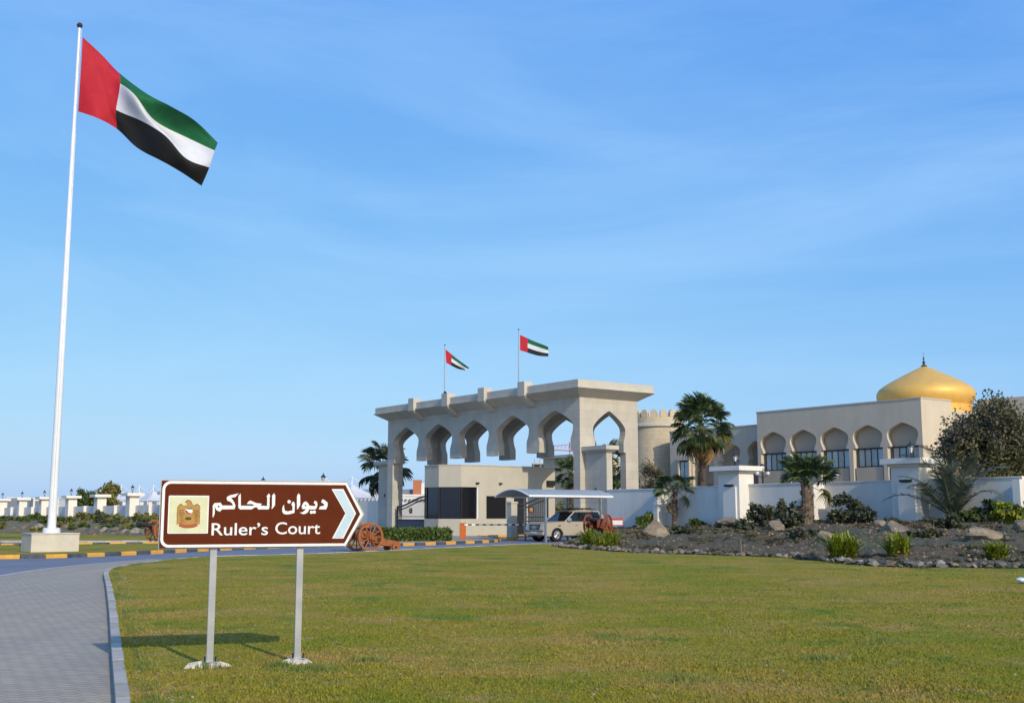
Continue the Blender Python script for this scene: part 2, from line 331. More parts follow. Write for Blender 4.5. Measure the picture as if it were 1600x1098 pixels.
def paver_material():
    m = bpy.data.materials.new('pavers'); m.use_nodes = True; t = m.node_tree; n = t.nodes; l = t.links.new; b = n['Principled BSDF']
    g = n.new('ShaderNodeNewGeometry'); mpn = n.new('ShaderNodeMapping'); mpn.inputs['Rotation'].default_value = (0, 0, .33); l(g.outputs['Position'], mpn.inputs[0])
    bt = n.new('ShaderNodeTexBrick'); bt.inputs['Scale'].default_value = 1; bt.inputs['Brick Width'].default_value = .22; bt.inputs['Row Height'].default_value = .11
    bt.inputs['Mortar Size'].default_value = .008; bt.inputs['Mortar Smooth'].default_value = .4; bt.inputs['Bias'].default_value = 0
    bt.inputs['Color1'].default_value = (.46, .395, .29, 1); bt.inputs['Color2'].default_value = (.39, .335, .25, 1); bt.inputs['Mortar'].default_value = (.22, .19, .15, 1)
    l(mpn.outputs[0], bt.inputs['Vector'])
    z = n.new('ShaderNodeTexNoise'); z.inputs['Scale'].default_value = .35; z.inputs['Detail'].default_value = 7; l(g.outputs['Position'], z.inputs['Vector'])
    r = n.new('ShaderNodeValToRGB'); r.color_ramp.elements[0].position = .36; r.color_ramp.elements[1].position = .7
    r.color_ramp.elements[0].color = (.90, .91, .94, 1); r.color_ramp.elements[1].color = (1.0, .96, .93, 1); l(z.outputs['Fac'], r.inputs[0])
    x = n.new('ShaderNodeMix'); x.data_type = 'RGBA'; x.blend_type = 'MULTIPLY'; x.inputs['Factor'].default_value = 1; l(bt.outputs['Color'], x.inputs['A']); l(r.outputs[0], x.inputs['B'])
    mq = n.new('ShaderNodeMapping'); mq.inputs['Rotation'].default_value = (0, 0, .35); mq.inputs['Scale'].default_value = (2.5, .05, 1); l(g.outputs['Position'], mq.inputs[0])
    zq = n.new('ShaderNodeTexNoise'); zq.inputs['Scale'].default_value = 1.1; zq.inputs['Detail'].default_value = 6; l(mq.outputs[0], zq.inputs['Vector'])
    rq = n.new('ShaderNodeValToRGB'); rq.color_ramp.elements[0].position = .40; rq.color_ramp.elements[1].position = .66; rq.color_ramp.elements[0].color = (.92, .92, .92, 1); rq.color_ramp.elements[1].color = (1.04, 1.03, 1.0, 1); l(zq.outputs['Fac'], rq.inputs[0])
    x2 = n.new('ShaderNodeMix'); x2.data_type = 'RGBA'; x2.blend_type = 'MULTIPLY'; x2.inputs['Factor'].default_value = 1; l(x.outputs['Result'], x2.inputs['A']); l(rq.outputs[0], x2.inputs['B']); x = x2
    l(x.outputs['Result'], b.inputs['Base Color']); b.inputs['Roughness'].default_value = .85
    bp = n.new('ShaderNodeBump'); bp.inputs['Strength'].default_value = .35; bp.inputs['Distance'].default_value = .01
    z2 = n.new('ShaderNodeTexNoise'); z2.inputs['Scale'].default_value = 70; z2.inputs['Detail'].default_value = 6; l(g.outputs['Position'], z2.inputs['Vector'])
    l(z2.outputs['Fac'], bp.inputs['Height']); l(bp.outputs[0], b.inputs['Normal']); return m
M['pavers'] = paver_material()

# ------------------------------------------------------------------ the compound's grid: t = depth along E_, s = along the facades D_
D_ = Vector((-.6, .8, 0)); E_ = Vector((.8, .6, 0)); RZ = math.atan2(.6, .8)
GA = Vector((4.81, 81.2, 0))            # front right corner of the gate
def gp(t, s, z=0, o=GA): return o+E_*t+D_*s+Vector((0, 0, z))
WO = Vector((6.55, 79.63, 0))           # start of the right boundary wall, running along -D_
def smooth(x): x = min(1, max(0, x)); return x*x*(3-2*x)
def catmull(pts, n=8):
    P_ = [Vector(p) for p in pts]; out = []
    for i in range(len(P_)-1):
        p0 = P_[max(i-1, 0)]; p1 = P_[i]; p2 = P_[i+1]; p3 = P_[min(i+2, len(P_)-1)]
        for j in range(n):
            t = j/n; out.append(.5*((2*p1)+(p2-p0)*t+(2*p0-5*p1+4*p2-p3)*t*t+(3*p1-p0-3*p2+p3)*t**3))
    out.append(P_[-1]); return out
def resample(pts, step):
    out = [Vector(pts[0])]; acc = 0
    for a, b in zip(pts, pts[1:]):
        a = Vector(a); b = Vector(b); Ls = (b-a).length; d0 = 0
        while acc+(Ls-d0) >= step:
            d0 += step-acc; acc = 0; out.append(a+(b-a)*(d0/Ls))
        acc += Ls-d0
    return out
def sheet(name, poly, z, m, label=None):
    b = MB(); b.add([(p[0], p[1], z) for p in poly], [tuple(range(len(poly)))]); me = b.mesh(name, m)
    if me.polygons[0].normal.z < 0: me.flip_normals()
    bm = bmesh.new(); bm.from_mesh(me); bmesh.ops.triangulate(bm, faces=bm.faces); bm.to_mesh(me); bm.free()
    o = put(name, me); return struct(o, label)

# ------------------------------------------------------------------ ground, roads, lawn
b = MB(); b.add([(-4000, -200, -.03), (4000, -200, -.03), (4000, 6000, -.03), (-4000, 6000, -.03)], [(0, 1, 2, 3)])
struct(b.build('ground', M['sand']))
sheet('road', [(-120, 22), (-9, 22), (-6, 24), (6, 60), (9, 78), (16, 96), (-6, 116), (-30, 96), (-40, 80), (-120, 90)], 0, M['asphalt'], 'blue grey asphalt entrance road running to the gate')
LZ = .09        # height of the lawn surface
kerb_px = [(212, 1180), (203, 1098), (191, 1020), (181, 950), (173, 910), (169, 896), (173, 889), (188, 884.5), (225, 879), (275, 873), (335, 869)]
lawn_edge = [Vector((*G(u, v, LZ), 0)) for u, v in kerb_px]
kerb_line = catmull([Vector((*G(u, v, LZ), 0)) for u, v in [(226, 1250)]+kerb_px+[(430, 866.5), (560, 862), (683, 856), (780, 851.5), (840, 849), (866, 850)]], 8)
bed_px = [(872, 854.5), (907, 857), (983, 862.5), (1060, 865), (1133, 867.5), (1240, 871.5), (1320, 880), (1391, 885.5), (1480, 886.5), (1600, 888), (1760, 892)]
bed_edge = catmull([Vector((*G(u, v, LZ), 0)) for u, v in bed_px], 6)
lawn_poly = kerb_line+bed_edge+[Vector((24, 10, 0)), Vector((12, 3, 0)), Vector((-1, 3, 0))]
sheet('lawn', [(p.x, p.y) for p in lawn_poly], LZ, M['lawn'], 'mown olive green lawn with straw coloured patches')
paver_far = catmull([Vector((*G(u, v), 0)) for u, v in [(-160, 925), (0, 899.5), (30, 894.5), (80, 887.5), (160, 879.5), (240, 873.5)]], 6)
n_k = [i for i, p in enumerate(kerb_line) if p.y > 42.5][0]
sheet('paved_drive', [(p.x-.02, p.y) for p in kerb_line[:n_k]]+[(p.x, p.y) for p in reversed(paver_far)]+[(-40, 20), (-40, 2), (-3, 2)], .004, M['pavers'], 'grey block paved drive in front of the lawn')
def strip(name, line, w, z, m, label):
    b = MB(); Ls = []; Rs = []
    for i, p in enumerate(line):
        d = (line[min(i+1, len(line)-1)]-line[max(i-1, 0)]).normalized(); nrm = Vector((-d.y, d.x, 0)); Ls.append(p+nrm*w/2); Rs.append(p-nrm*w/2)
    k = len(line); b.add([(q.x, q.y, z) for q in Ls+Rs], [(i, i+1, k+i+1, k+i) for i in range(k-1)]); return struct(b.build(name, m), label)
strip('road_line', paver_far, .13, .010, M['white_line'], 'thin worn white line where block paving meets asphalt')
def kerb(name, line, step, w, h, mats, label, z0=0.0, gap=.02):
    """every kerb block its own piece, alternating paints"""
    k = thing(name, label, 'kerb', (0, 0, 0)); pts = resample(line, step)
    for i, (a, c) in enumerate(zip(pts, pts[1:])):
        d = c-a; Ln = d.length-gap; mb = MB()
        x0, x1 = -Ln/2, Ln/2; j = random.uniform(-.008, .008)
        prof = [(-w/2, -.05), (w/2, -.05), (w/2, h+j), (-w/2+.03, h+j), (-w/2, h+j-.035)]
        mb.px(prof, x0, x1)
        mb.build('kerb_block', mats[i % len(mats)], k, loc=((a.x+c.x)/2, (a.y+c.y)/2, z0), rot=(0, 0, math.atan2(d.y, d.x)))
    return k
kerb('lawn_kerb', [p+Vector((-.05, .02, 0)) for p in kerb_line], .92, .14, .105, [M['kerb_grey'], M['kerb_grey2'], M['kerb_grey'], M['kerb_grey3'], M['kerb_grey2']], 'pale grey concrete kerb curving round the lawn corner')
front_k = catmull([(-34, 38.6, 0), (-24, 41.6, 0), (-19, 43.4, 0), (-17.2, 44.5, 0), (-15.3, 48, 0), (-13.6, 53, 0), (-11.6, 57, 0), (-10, 59.2, 0)], 8)
rear_k = catmull([(-48, 57.6, 0), (-36, 59, 0), (-27, 60.3, 0), (-23, 61.5, 0), (-20.1, 63.5, 0), (-15, 64.5, 0), (-10.6, 61.8, 0), (-9.6, 60.2, 0)], 8)
sheet('median_grass', [(p.x, p.y) for p in front_k]+[(p.x, p.y) for p in reversed(rear_k)], .075, M['lawn'], 'narrow grass median under the tall flagpole')
yb = [M['kerb_yellow'], M['kerb_black']]
kerb('painted_kerb', front_k, .86, .2, .15, yb, 'yellow and black painted kerb along the road before the flagpole pedestal')
kerb('painted_kerb', rear_k, .9, .2, .15, yb, 'yellow and black painted kerb behind the flagpole pedestal')
isl_r = catmull([(-8.2, 60.5, 0), (-7.0, 59.3, 0), (-5.6, 61, 0), (-3.7, 63.8, 0), (-1.9, 66.7, 0), (-.9, 69.8, 0), (-.8, 75, 0), (-1.6, 80, 0), (-2.4, 83, 0), (0, 85.2, 0), (4.2, 88.4, 0)], 6)
isl = [(p.x, p.y) for p in isl_r]+[(1.0, 93.4), (-6.6, 88), (-8.6, 84), (-9.6, 76), (-9, 64)]
sheet('gate_island', isl, .11, M['pavers'], 'raised paved island between the two gate lanes')
kerb('painted_kerb', isl_r, .92, .2, .16, yb, 'yellow and black painted kerb round the hedge island before the guard booth')
isl_l = catmull([(-8.3, 60.8, 0), (-9, 64, 0), (-9.6, 76, 0), (-8.6, 84, 0), (-6.6, 88, 0)], 8)
kerb('painted_kerb', isl_l, .95, .2, .16, yb, 'yellow and black painted kerb on the exit lane side of the hedge island')

# planting beds: the right one rises from the stone edging to the boundary wall
NB = 150
E_pts = resample(bed_edge, sum((a-c).length for a, c in zip(bed_edge, bed_edge[1:]))/(NB+.5))[:NB+1]
while len(E_pts) < NB+1: E_pts.append(bed_edge[-1])
W_pts = [WO-D_*(s_*36/NB)-E_*.05 for s_ in range(NB+1)]
W_pts[0] = WO+Vector((-.3, -.6, 0)); 
def hnoise(x, y):
    return (math.sin(x*.9+1.3*math.sin(y*.5))*math.cos(y*.7+x*.3)*.5+math.sin(x*2.3+y*1.1)*.25+math.sin(x*5.1-y*3.7)*.12)
def bed_h(a, b_, x, y):
    zw = .62+.62*smooth(a/.55)
    z = .02+zw*(b_**.75 if b_ > 0 else 0)+.13*hnoise(x, y)*smooth(b_*4)*(1-.4*b_)
    return z+.05
bv = []; NC = 64; rb = random.Random(31)
for i in range(NB+1):
    for j in range(NC+1):
        f = j/NC; p = E_pts[i].lerp(W_pts[i], f); bv.append((p.x, p.y, bed_h(i/NB, f, p.x, p.y)+(rb.gauss(0, .035)+.05*math.sin(p.x*7.3+p.y*4.1)*math.sin(p.y*6.7-p.x*3.1))*smooth(f*8)))
bf = [(i*(NC+1)+j, (i+1)*(NC+1)+j, (i+1)*(NC+1)+j+1, i*(NC+1)+j+1) for i in range(NB) for j in range(NC)]
bmesh_ = np_mesh('planting_bed', bv, bf, M['soil'], smooth=False)
if bmesh_.polygons[0].normal.z < 0: bmesh_.flip_normals()
struct(put('planting_bed', bmesh_), 'dark soil planting bed rising to the white wall')
BV = np.array(bv)
def bedz(x, y):
    d = (BV[:, 0]-x)**2+(BV[:, 1]-y)**2; k = np.argsort(d)[:4]; w = 1/(d[k]+1e-4); return float((BV[k, 2]*w).sum()/w.sum())
def hit_bed(u, v, lo=36, hi=84):
    Y = lo
    while Y < hi:
        p = at(u, v, Y)
        k = int(np.argmin((BV[:, 0]-p.x)**2+(BV[:, 1]-p.y)**2))
        if (BV[k, 0]-p.x)**2+(BV[k, 1]-p.y)**2 < 1.2 and p.z <= bedz(p.x, p.y): return Vector((p.x, p.y, bedz(p.x, p.y)))
        if (p-WO).dot(E_) > -.6 and p.x > 6: break
        Y += .15
    p = at(u, v, Y-.15); return Vector((p.x, p.y, bedz(p.x, p.y)))
# left bed along the far wall
LWO = gp(.6, 28.9)
LE = catmull([(-96, 124, 0), (-70, 112, 0), (-47, 103, 0), (-35, 92, 0), (-26.6, 86.5, 0), (-19, 84.5, 0), (-14.6, 90, 0), (-14.0, 100, 0)], 8)
LW = [LWO-E_*.3+D_*s_ for s_ in np.linspace(150, 1.0, len(LE))]
lv = []; LNC = 16
for i, (p, q) in enumerate(zip(LE, LW)):
    for j in range(LNC+1):
        f = j/LNC; r = p.lerp(q, f); zz = .06+1.15*smooth(f*1.3)*(.35+.65*smooth((len(LE)-1-i)/22))+.1*hnoise(r.x*.6, r.y*.6)*smooth(f*5); lv.append((r.x, r.y, zz))
lf = [(i*(LNC+1)+j, (i+1)*(LNC+1)+j, (i+1)*(LNC+1)+j+1, i*(LNC+1)+j+1) for i in range(len(LE)-1) for j in range(LNC)]
lm = np_mesh('planting_bed', lv, lf, M['bank_soil'], smooth=True)
if lm.polygons[0].normal.z < 0: lm.flip_normals()
struct(put('planting_bed', lm), 'dry planted bank before the far boundary wall')
LV = np.array(lv)
def lbedz(x, y):
    d = (LV[:, 0]-x)**2+(LV[:, 1]-y)**2; k = np.argsort(d)[:4]; w = 1/(d[k]+1e-4); return float((LV[k, 2]*w).sum()/w.sum())
def hit_left(u, v, lo=84, hi=190):
    Y = lo
    while Y < hi:
        p = at(u, v, Y); k = int(np.argmin((LV[:, 0]-p.x)**2+(LV[:, 1]-p.y)**2))
        if (LV[k, 0]-p.x)**2+(LV[k, 1]-p.y)**2 < 9 and p.z <= lbedz(p.x, p.y): break
        Y += .4
    p = at(u, v, Y); return Vector((p.x, p.y, lbedz(p.x, p.y)))
sheet('verge', [(-120, 84), (-60, 72), (-36, 69.5), (-24, 69), (-17.5, 72), (-14.4, 82), (-14.2, 90), (-19, 84.6), (-26.6, 86.6), (-35, 92.2), (-47, 103.2), (-70, 112.2), (-120, 135)], .05, M['lawn'], 'grass verge before the planted bank')
kerb('verge_kerb', catmull([(-60, 71.8, 0), (-36, 69.3, 0), (-24, 68.8, 0), (-17.3, 71.8, 0), (-14.2, 82, 0)], 8), 1.0, .18, .11, [M['kerb_grey']], 'low grey kerb along the grass verge')

# ------------------------------------------------------------------ arches and the ceremonial gate
GATE_RISE = ((.975, .13), (.90, .27), (.80, .39), (.66, .53), (.50, .67), (.32, .81), (.14, .93), (.05, .98))
ROUND_RISE = ((.985, .12), (.94, .27), (.86, .41), (.75, .53), (.60, .66), (.42, .79), (.22, .91), (.08, .975))
def arch_pts(c, hb, zb, hn, zn, zi, hj, za, rise=GATE_RISE):
    """right jamb foot level -> over the apex -> left jamb, as (s, z); s decreasing side first"""
    r = [(hj, zi), (hn, zi), (hn, zn-.05), (hn+(hb-hn)*.12, zn+(zb-zn)*.12), (hn+(hb-hn)*.45, zn+(zb-zn)*.32), (hn+(hb-hn)*.8, zn+(zb-zn)*.58),
         (hb*.99, zn+(zb-zn)*.8), (hb, zb)]+[(hb*a_, zb+(za-zb)*c_) for a_, c_ in rise]
    if abs(hj-hn) < 1e-6: r = r[1:]
    left = [(c-x, z) for x, z in r]; right = [(c+x, z) for x, z in reversed(r)]
    return left+[(c, za)]+right
def comb(s0, s1, zt, arches, foot, zbot=0):
    """wall outline with arches; foot[k] is the lower edge of the pier between arches k-1 and k (None: runs to zbot)"""
    P_ = [(s0, zt), (s0, zbot)]
    for k, a in enumerate(arches):
        pts = a[1]
        f = foot[k]
        if f is None: P_ += [(pts[0][0], zbot)]
        else: P_ += [(pts[0][0], f)]
        P_ += pts
        f = foot[k+1]
        P_ += [(pts[-1][0], zbot if f is None else f)]
    P_ += [(s1, zbot), (s1, zt)]
    out = []
    for p in P_:
        if not out or (abs(out[-1][0]-p[0]) > 1e-5 or abs(out[-1][1]-p[1]) > 1e-5): out.append(p)
    return out
gate = thing('ceremonial_gate', 'monumental beige stone gate with pointed horseshoe arches and hanging piers', 'gate', GA, RZ)
GLEN, GDEP = 26.5, 5.6
ar = []
for k in range(5):
    c = 2.84+5.16*k
    p = arch_pts(c, 2.1, 7.93, 1.8, 6.95, 6.17, 1.8, 9.14)
    if k == 0: p = [(c-2.12, 6.1), (c-1.8, 6.1)]+p[1:]
    if k == 4: p = p[:-1]+[(c+1.8, 6.1), (c+2.12, 6.1)]
    ar.append((c, p))
outl = comb(0, GLEN, 9.9, ar, [None, 6.17, 6.17, 6.17, 6.17, None])
MB().px(outl, 0, .6).build('front_wall', M['stone'], gate)
MB().px(outl, 5.0, 5.6).build('rear_wall', M['stone'], gate)
so_ = comb(.6, 5.0, 9.9, [(2.8, arch_pts(2.8, 1.57, 7.66, 1.37, 6.82, 6.1, 1.57, 9.05))], [None, None])
MB().py(so_, 0, .6).build('side_wall', M['stone'], gate)
MB().py(so_, GLEN-.6, GLEN).build('side_wall', M['stone'], gate)
MB().box(.6, 5.0, .6, GLEN-.6, 9.45, 9.9).build('ceiling', M['stone_trim'], gate)
b = MB(); ov = .95
def rect(o, z): return [(-o, -o, z), (GDEP+o, -o, z), (GDEP+o, GLEN+o, z), (-o, GLEN+o, z)]
rs = [rect(0, 9.9), rect(ov, 10.48), rect(ov, 10.56), rect(ov-.1, 10.58)]
for i in range(len(rs)-1):
    k = len(b.v); b.add(rs[i]+rs[i+1], [(j, (j+1) % 4, 4+(j+1) % 4, 4+j) for j in range(4)])
b.add(rs[-1], [(0, 1, 2, 3)]); b.add(rs[0], [(3, 2, 1, 0)])
b.build('cornice', M['stone_trim'], gate)
b = MB(); q = ov-.1
for z0, z1, x0, x1, y0, y1 in ((10.57, 11.06, -q, GDEP+q, -q, -q+.35), (10.57, 11.06, -q, GDEP+q, GLEN+q-.35, GLEN+q), (10.57, 11.06, -q, -q+.35, -q+.35, GLEN+q-.35), (10.57, 11.06, GDEP+q-.35, GDEP+q, -q+.35, GLEN+q-.35)):
    b.box(x0, x1, y0, y1, z0, z1)
b.build('parapet', M['stone_trim'], gate)
for k in range(4):
    c = 5.42+5.16*k
    b = MB(); b.box(-q-.28, -q+.5, c-.42, c+.42, 10.36, 11.42); pb = b.build('parapet_block', M['stone_trim'], gate)
    b = MB(); b.py([(-q-.26, 10.36), (-q+.35, 10.36), (.0, 9.95), (.0, 9.62), (-.22, 9.62)], c-.3, c+.3); b.build('bracket', M['stone_trim'], gate)
    b = MB(); b.box(GDEP+q-.5, GDEP+q+.28, c-.42, c+.42, 10.36, 11.42); b.build('parapet_block', M['stone_trim'], gate)
# dish and loudspeaker on the parapet
t = thing('roof_floodlight', 'small dark round floodlight on the gate parapet between its flagpoles', 'floodlight', gp(-.45, 16.6, 11.05), RZ)
MB().tube([(0, 0, .01), (0, 0, .35)], .03).build('stand', M['iron'], t)
b = MB(); b.lathe([(.02, -.1), (.16, -.05), (.24, .08), (.22, .09), (.05, .0)], 16); b.build('lamp_head', M['iron'], t, rot=(0, R(-80), 0), loc=(0, 0, .42))
MB().box(-.1, .1, -.75, -.35, .01, .22).build('driver_box', M['iron'], t)
# piers beside the gate
for nm, y0, y1, lab in (('r', -2.3, -.004, 'tall beige stone pier joining the gate to the white boundary wall'), ('l', GLEN+.004, GLEN+2.3, 'tall beige stone pier joining the gate to the far boundary wall')):
    t = thing('gate_pier', lab, 'pier', gp(0, 0), RZ, 'piers flanking the gate')
    MB().box(.45, .98, y0, y1, 0, 5.86).build('pier_body', M['stone'], t)
    lo = y0-(.35 if nm == 'r' else 0); hi = y1+(.35 if nm == 'l' else 0)
    b = MB(); b.hexa([(.45, y0, 5.862), (.98, y0, 5.862), (.98, y1, 5.862), (.45, y1, 5.862)], [(.12, lo, 6.1), (1.31, lo, 6.1), (1.31, hi, 6.1), (.12, hi, 6.1)])
    b.box(.12, 1.31, lo, hi, 6.101, 6.38); b.build('pier_cap', M['stone_trim'], t)
    MB().box(.40, .449, (y0+y1)/2-.07, (y0+y1)/2+.07, 3.2, 3.45).build('wall_light', M['iron'], t)

# ------------------------------------------------------------------ boundary walls
def pillar(parent, y, zt, zb=-.1, deep=.85, wid=1.66):
    p = MB().box(-deep, .45, y-wid/2, y+wid/2, zb, zt-.42).build('pillar', M['wall_white'], parent)
    b = MB(); o = .12
    b.box(-deep-o, .45+o, y-wid/2-o, y+wid/2+o, zt-.42, zt-.28); o = .38
    b.box(-deep-o, .45+o, y-wid/2-o, y+wid/2+o, zt-.279, zt); b.build('pillar_cap', M['coping'], p)
    b = MB(); b.box(-deep-.12, -deep-.002, y-.62, y+.38, zb, zt-1.25); b.build('pillar_base_panel', M['wall_white'], p)
    b = MB(); b.box(-deep-.2, -deep-.004, y-.42, y+.22, zt-1.22, zt-1.10); b.build('recessed_light', M['frame_dark'], p)
    return p
wall = thing('boundary_wall', 'white rendered boundary wall with buttresses and capped pillars behind the palms', 'wall', WO, RZ)
marks = [('p', 12.0), ('p', 24.2), ('p', 36.3)]
def panel(parent, y0, y1, zt, zb=-.1):
    p = MB().box(0, .22, y0, y1, zb, zt-.07).build('wall_panel', M['wall_white'], parent)
    MB().box(-.04, .26, y0, y1, zt-.069, zt).build('coping', M['coping'], p)
edges = [0, 5.75, 12.0, 18.2, 24.2, 30.3, 36.3, 42.5]; tops = [3.33, 3.4, 3.45, 3.45, 3.47, 3.47, 3.47]
for i, (a, c) in enumerate(zip(edges, edges[1:])):
    ha = .83 if a in (12.0, 24.2, 36.3) else (.19 if i else .0); hc = .83 if c in (12.0, 24.2, 36.3) else .19
    panel(wall, -(c-hc), -(a+ha), tops[i])
for y in (5.75, 18.2, 30.3): MB().box(-.95, .3, -y-.19, -y+.19, -.1, 3.3).build('buttress', M['wall_white'], wall)
for k, y in marks: pillar(wall, -y, 4.52)
lwall = thing('boundary_wall', 'long pale boundary wall with capped pillars running left from the gate', 'wall', LWO, RZ)
lps = [10.5, 24.3, 38, 52, 65.9, 79.9, 94.2, 109.4, 123.6, 137.5, 152, 166, 180]
prev = 0.02
for y in lps:
    mid = (prev+y)/2
    for a, c in ((prev+(.84 if prev > 1 else 0), mid-.2), (mid+.2, y-.84)):
        MB().box(0, .25, a, c, -.1, 2.85).build('wall_panel', M['wall_white'], lwall)
    MB().box(-.4, .3, mid-.2, mid+.2, -.1, 2.9).build('buttress', M['wall_white'], lwall)
    p = MB().box(-.8, .5, y-.84, y+.84, -.1, 4.1).build('pillar', M['wall_white'], lwall)
    b = MB(); b.box(-1.3, 1.0, y-1.34, y+1.34, 4.101, 4.5); b.build('pillar_cap', M['coping'], p)
    prev = y
def lantern_mesh(t, sc=1.):
    b = MB(); b.tube([(0, 0, 0), (0, 0, .35*sc)], .05*sc, 8); b.lathe([(.12*sc, 0), (.12*sc, .05*sc), (.05*sc, .08*sc)], 10); b.build('stem', M['iron'], t)
    b = MB(); b.lathe([(.10*sc, .35*sc), (.19*sc, .74*sc)], 6); b.build('lantern_glass', M['lantern_glass'], t)
    b = MB()
    for k in range(6):
        a = k*math.pi/3; b.tube([(.105*sc*math.cos(a), .105*sc*math.sin(a), .34*sc), (.2*sc*math.cos(a), .2*sc*math.sin(a), .75*sc)], .018*sc, 5)
    b.lathe([(.27*sc, .74*sc), (.25*sc, .80*sc), (.10*sc, .95*sc), (.03*sc, 1.1*sc), (.008*sc, 1.22*sc)], 10); b.lathe([(.06*sc, .33*sc), (.12*sc, .36*sc)], 8); b.build('lantern_frame', M['iron'], t)
def pillar_top(o, y, z): return o+D_*y+E_*(-.2)+Vector((0, 0, z))
for y, lab in ((12.0, 'black six sided lantern on the wall pillar beside the tall fan palm'), (24.2, 'black six sided lantern on the wall pillar behind the date palm'), (36.3, 'black six sided lantern on the wall pillar past the round dark tree')):
    t = thing('pillar_lantern', lab, 'lantern', pillar_top(WO, -y, 4.521), 0, 'lanterns on the near wall pillars'); lantern_mesh(t, .85)
first = None
for y in lps:
    if first is None:
        first = thing('pillar_lantern', 'small dark lantern on a pillar of the long left boundary wall', 'lantern', pillar_top(LWO, y, 4.501), 0, 'lanterns on the far wall pillars'); lantern_mesh(first, 1.0)
    else:
        c_ = copy_tree(first); c_.location = pillar_top(LWO, y, 4.501)

# ------------------------------------------------------------------ palace with arcaded upper floor and golden dome
PC = at(1438.3, 620.8, 85); PC.z = 0
pal = thing('palace', 'grey beige palace wing with five arched recessed windows behind the wall', 'building', PC, RZ)
PL = 15.9; arch = [(1.71+3.12*k, arch_pts(1.71+3.12*k, 1.36, 7.62, 1.12, 6.88, 6.74, 1.36, 8.51, ROUND_RISE)) for k in range(5)]
MB().px(comb(0, PL, 10.2, arch, [None]*6), 0, .45).build('arcade_wall', M['plaster'], pal)
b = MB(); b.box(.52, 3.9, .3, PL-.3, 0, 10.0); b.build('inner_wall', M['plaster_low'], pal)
MB().box(.45, 3.9, 0, .299, 0, 10.2).build('side_wall', M['plaster'], pal); MB().box(.45, 3.9, PL-.299, PL, 0, 10.2).build('side_wall', M['plaster'], pal)
b = MB(); o = .04
b.box(-o, .35, -o, PL+o, 10.201, 10.3); b.box(.35, 3.95, -o, .35, 10.201, 10.3); b.box(.35, 3.95, PL-.35, PL+o, 10.201, 10.3); b.build('parapet_coping', M['stone_trim'], pal)
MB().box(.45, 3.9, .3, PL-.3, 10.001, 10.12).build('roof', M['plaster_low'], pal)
for k in range(5):
    c = 1.71+3.12*k
    w = MB()
    for (y0, y1, z0, z1) in ((c-1.2, c+1.2, 6.64, 6.74), (c-1.2, c+1.2, 5.26, 5.34)): w.box(.36, .518, y0, y1, z0, z1)
    for j in range(5):
        yy = c-1.2+.575*j; w.box(.38, .518, yy+.02, yy+.07, 5.34, 6.64)
    wo_ = w.build('window', M['frame_dark'], pal)
    for j in range(4):
        yy = c-1.2+.575*j+.07; m = M['window_glass'] if (j+k) % 3 else M['curtain']
        MB().box(.43, .515, yy, yy+.525, 5.34, 6.64).build('pane', m, wo_)
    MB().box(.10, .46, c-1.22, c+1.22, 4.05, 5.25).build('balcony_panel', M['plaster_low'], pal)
    MB().box(.06, .5, c-1.30, c+1.30, 3.93, 4.049).build('balcony_ledge', M['plaster'], pal)
b = MB(); b.box(3.901, 20, 1.4, PL-.2, 0, 9.75); b.build('main_block', M['plaster'], pal)
b = MB(); b.box(9.9, 24, -40, 1.399, 0, 10.75); b.build('right_wing', M['plaster'], pal)
for k in range(7):
    yy = -3.2*k-4
    w = MB().box(9.75, 9.9, yy-.9, yy+.9, 5.2, 6.7).build('window', M['frame_dark'], pal); MB().box(9.72, 9.749, yy-.8, yy+.8, 5.3, 6.6).build('pane', M['window_glass'], w)
# dome
dt, ds = 9.2, 5.6
dome = thing('golden_dome', 'golden onion dome with a thin spire on the palace roof', 'dome', PC+E_*dt+D_*ds+Vector((0, 0, 9.751)), RZ)
b = MB(); b.lathe([(3.75, 0), (3.75, .55), (3.6, .6), (3.6, .75)], 48); b.build('drum', M['gold'], dome, smooth=True)
prof = [(3.55, .751), (3.72, 1.0), (3.86, 1.3), (3.93, 1.62), (3.88, 1.92), (3.70, 2.2), (3.36, 2.46), (2.94, 2.73), (2.42, 3.01), (1.86, 3.30), (1.30, 3.58), (.80, 3.83), (.40, 4.02), (.15, 4.12)]
b = MB(); b.lathe(prof, 64); b.build('dome_shell', M['gold'], dome, smooth=True)
b = MB(); b.lathe([(.22, 4.11), (.26, 4.17), (.10, 4.27), (.07, 4.36), (.15, 4.46), (.05, 4.58), (.05, 4.7), (.09, 4.78), (.03, 4.9), (.012, 5.35)], 12); b.build('spire', M['ball'], dome, smooth=True)
# low wing with deep arches, left of the palace
wing = thing('palace_wing', 'lower beige wing with deep arches between round tower and palace', 'building', PC+E_*.8+D_*15.91, RZ)
WL = 11.3; wc = [.95, 4.05, 7.15]
arch = [(c, arch_pts(c, 1.36, 7.12, 1.13, 6.45, 6.3, 1.3, 7.95, ROUND_RISE)) for c in wc]
arch[0] = (wc[0], [(.012, 0.0)]+[(max(.012, x), z) for x, z in arch[0][1] if x > .3])
a0 = arch_pts(wc[0], .9, 7.15, .72, 6.45, 6.3, .85, 7.95); arch[0] = (wc[0], a0)
MB().px(comb(0, WL, 9.2, arch, [None]*4), 0, .6).build('arcade_wall', M['plaster'], wing)
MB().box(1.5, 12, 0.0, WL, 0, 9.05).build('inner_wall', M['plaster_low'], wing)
MB().box(.6, 1.499, WL-.3, WL, 0, 9.05).build('end_wall', M['plaster'], wing)
b = MB(); b.box(-.06, .3, 0, WL+.06, 9.201, 9.32); b.box(.3, 12, WL-.24, WL+.06, 9.051, 9.3); b.build('parapet_coping', M['stone_trim'], wing)
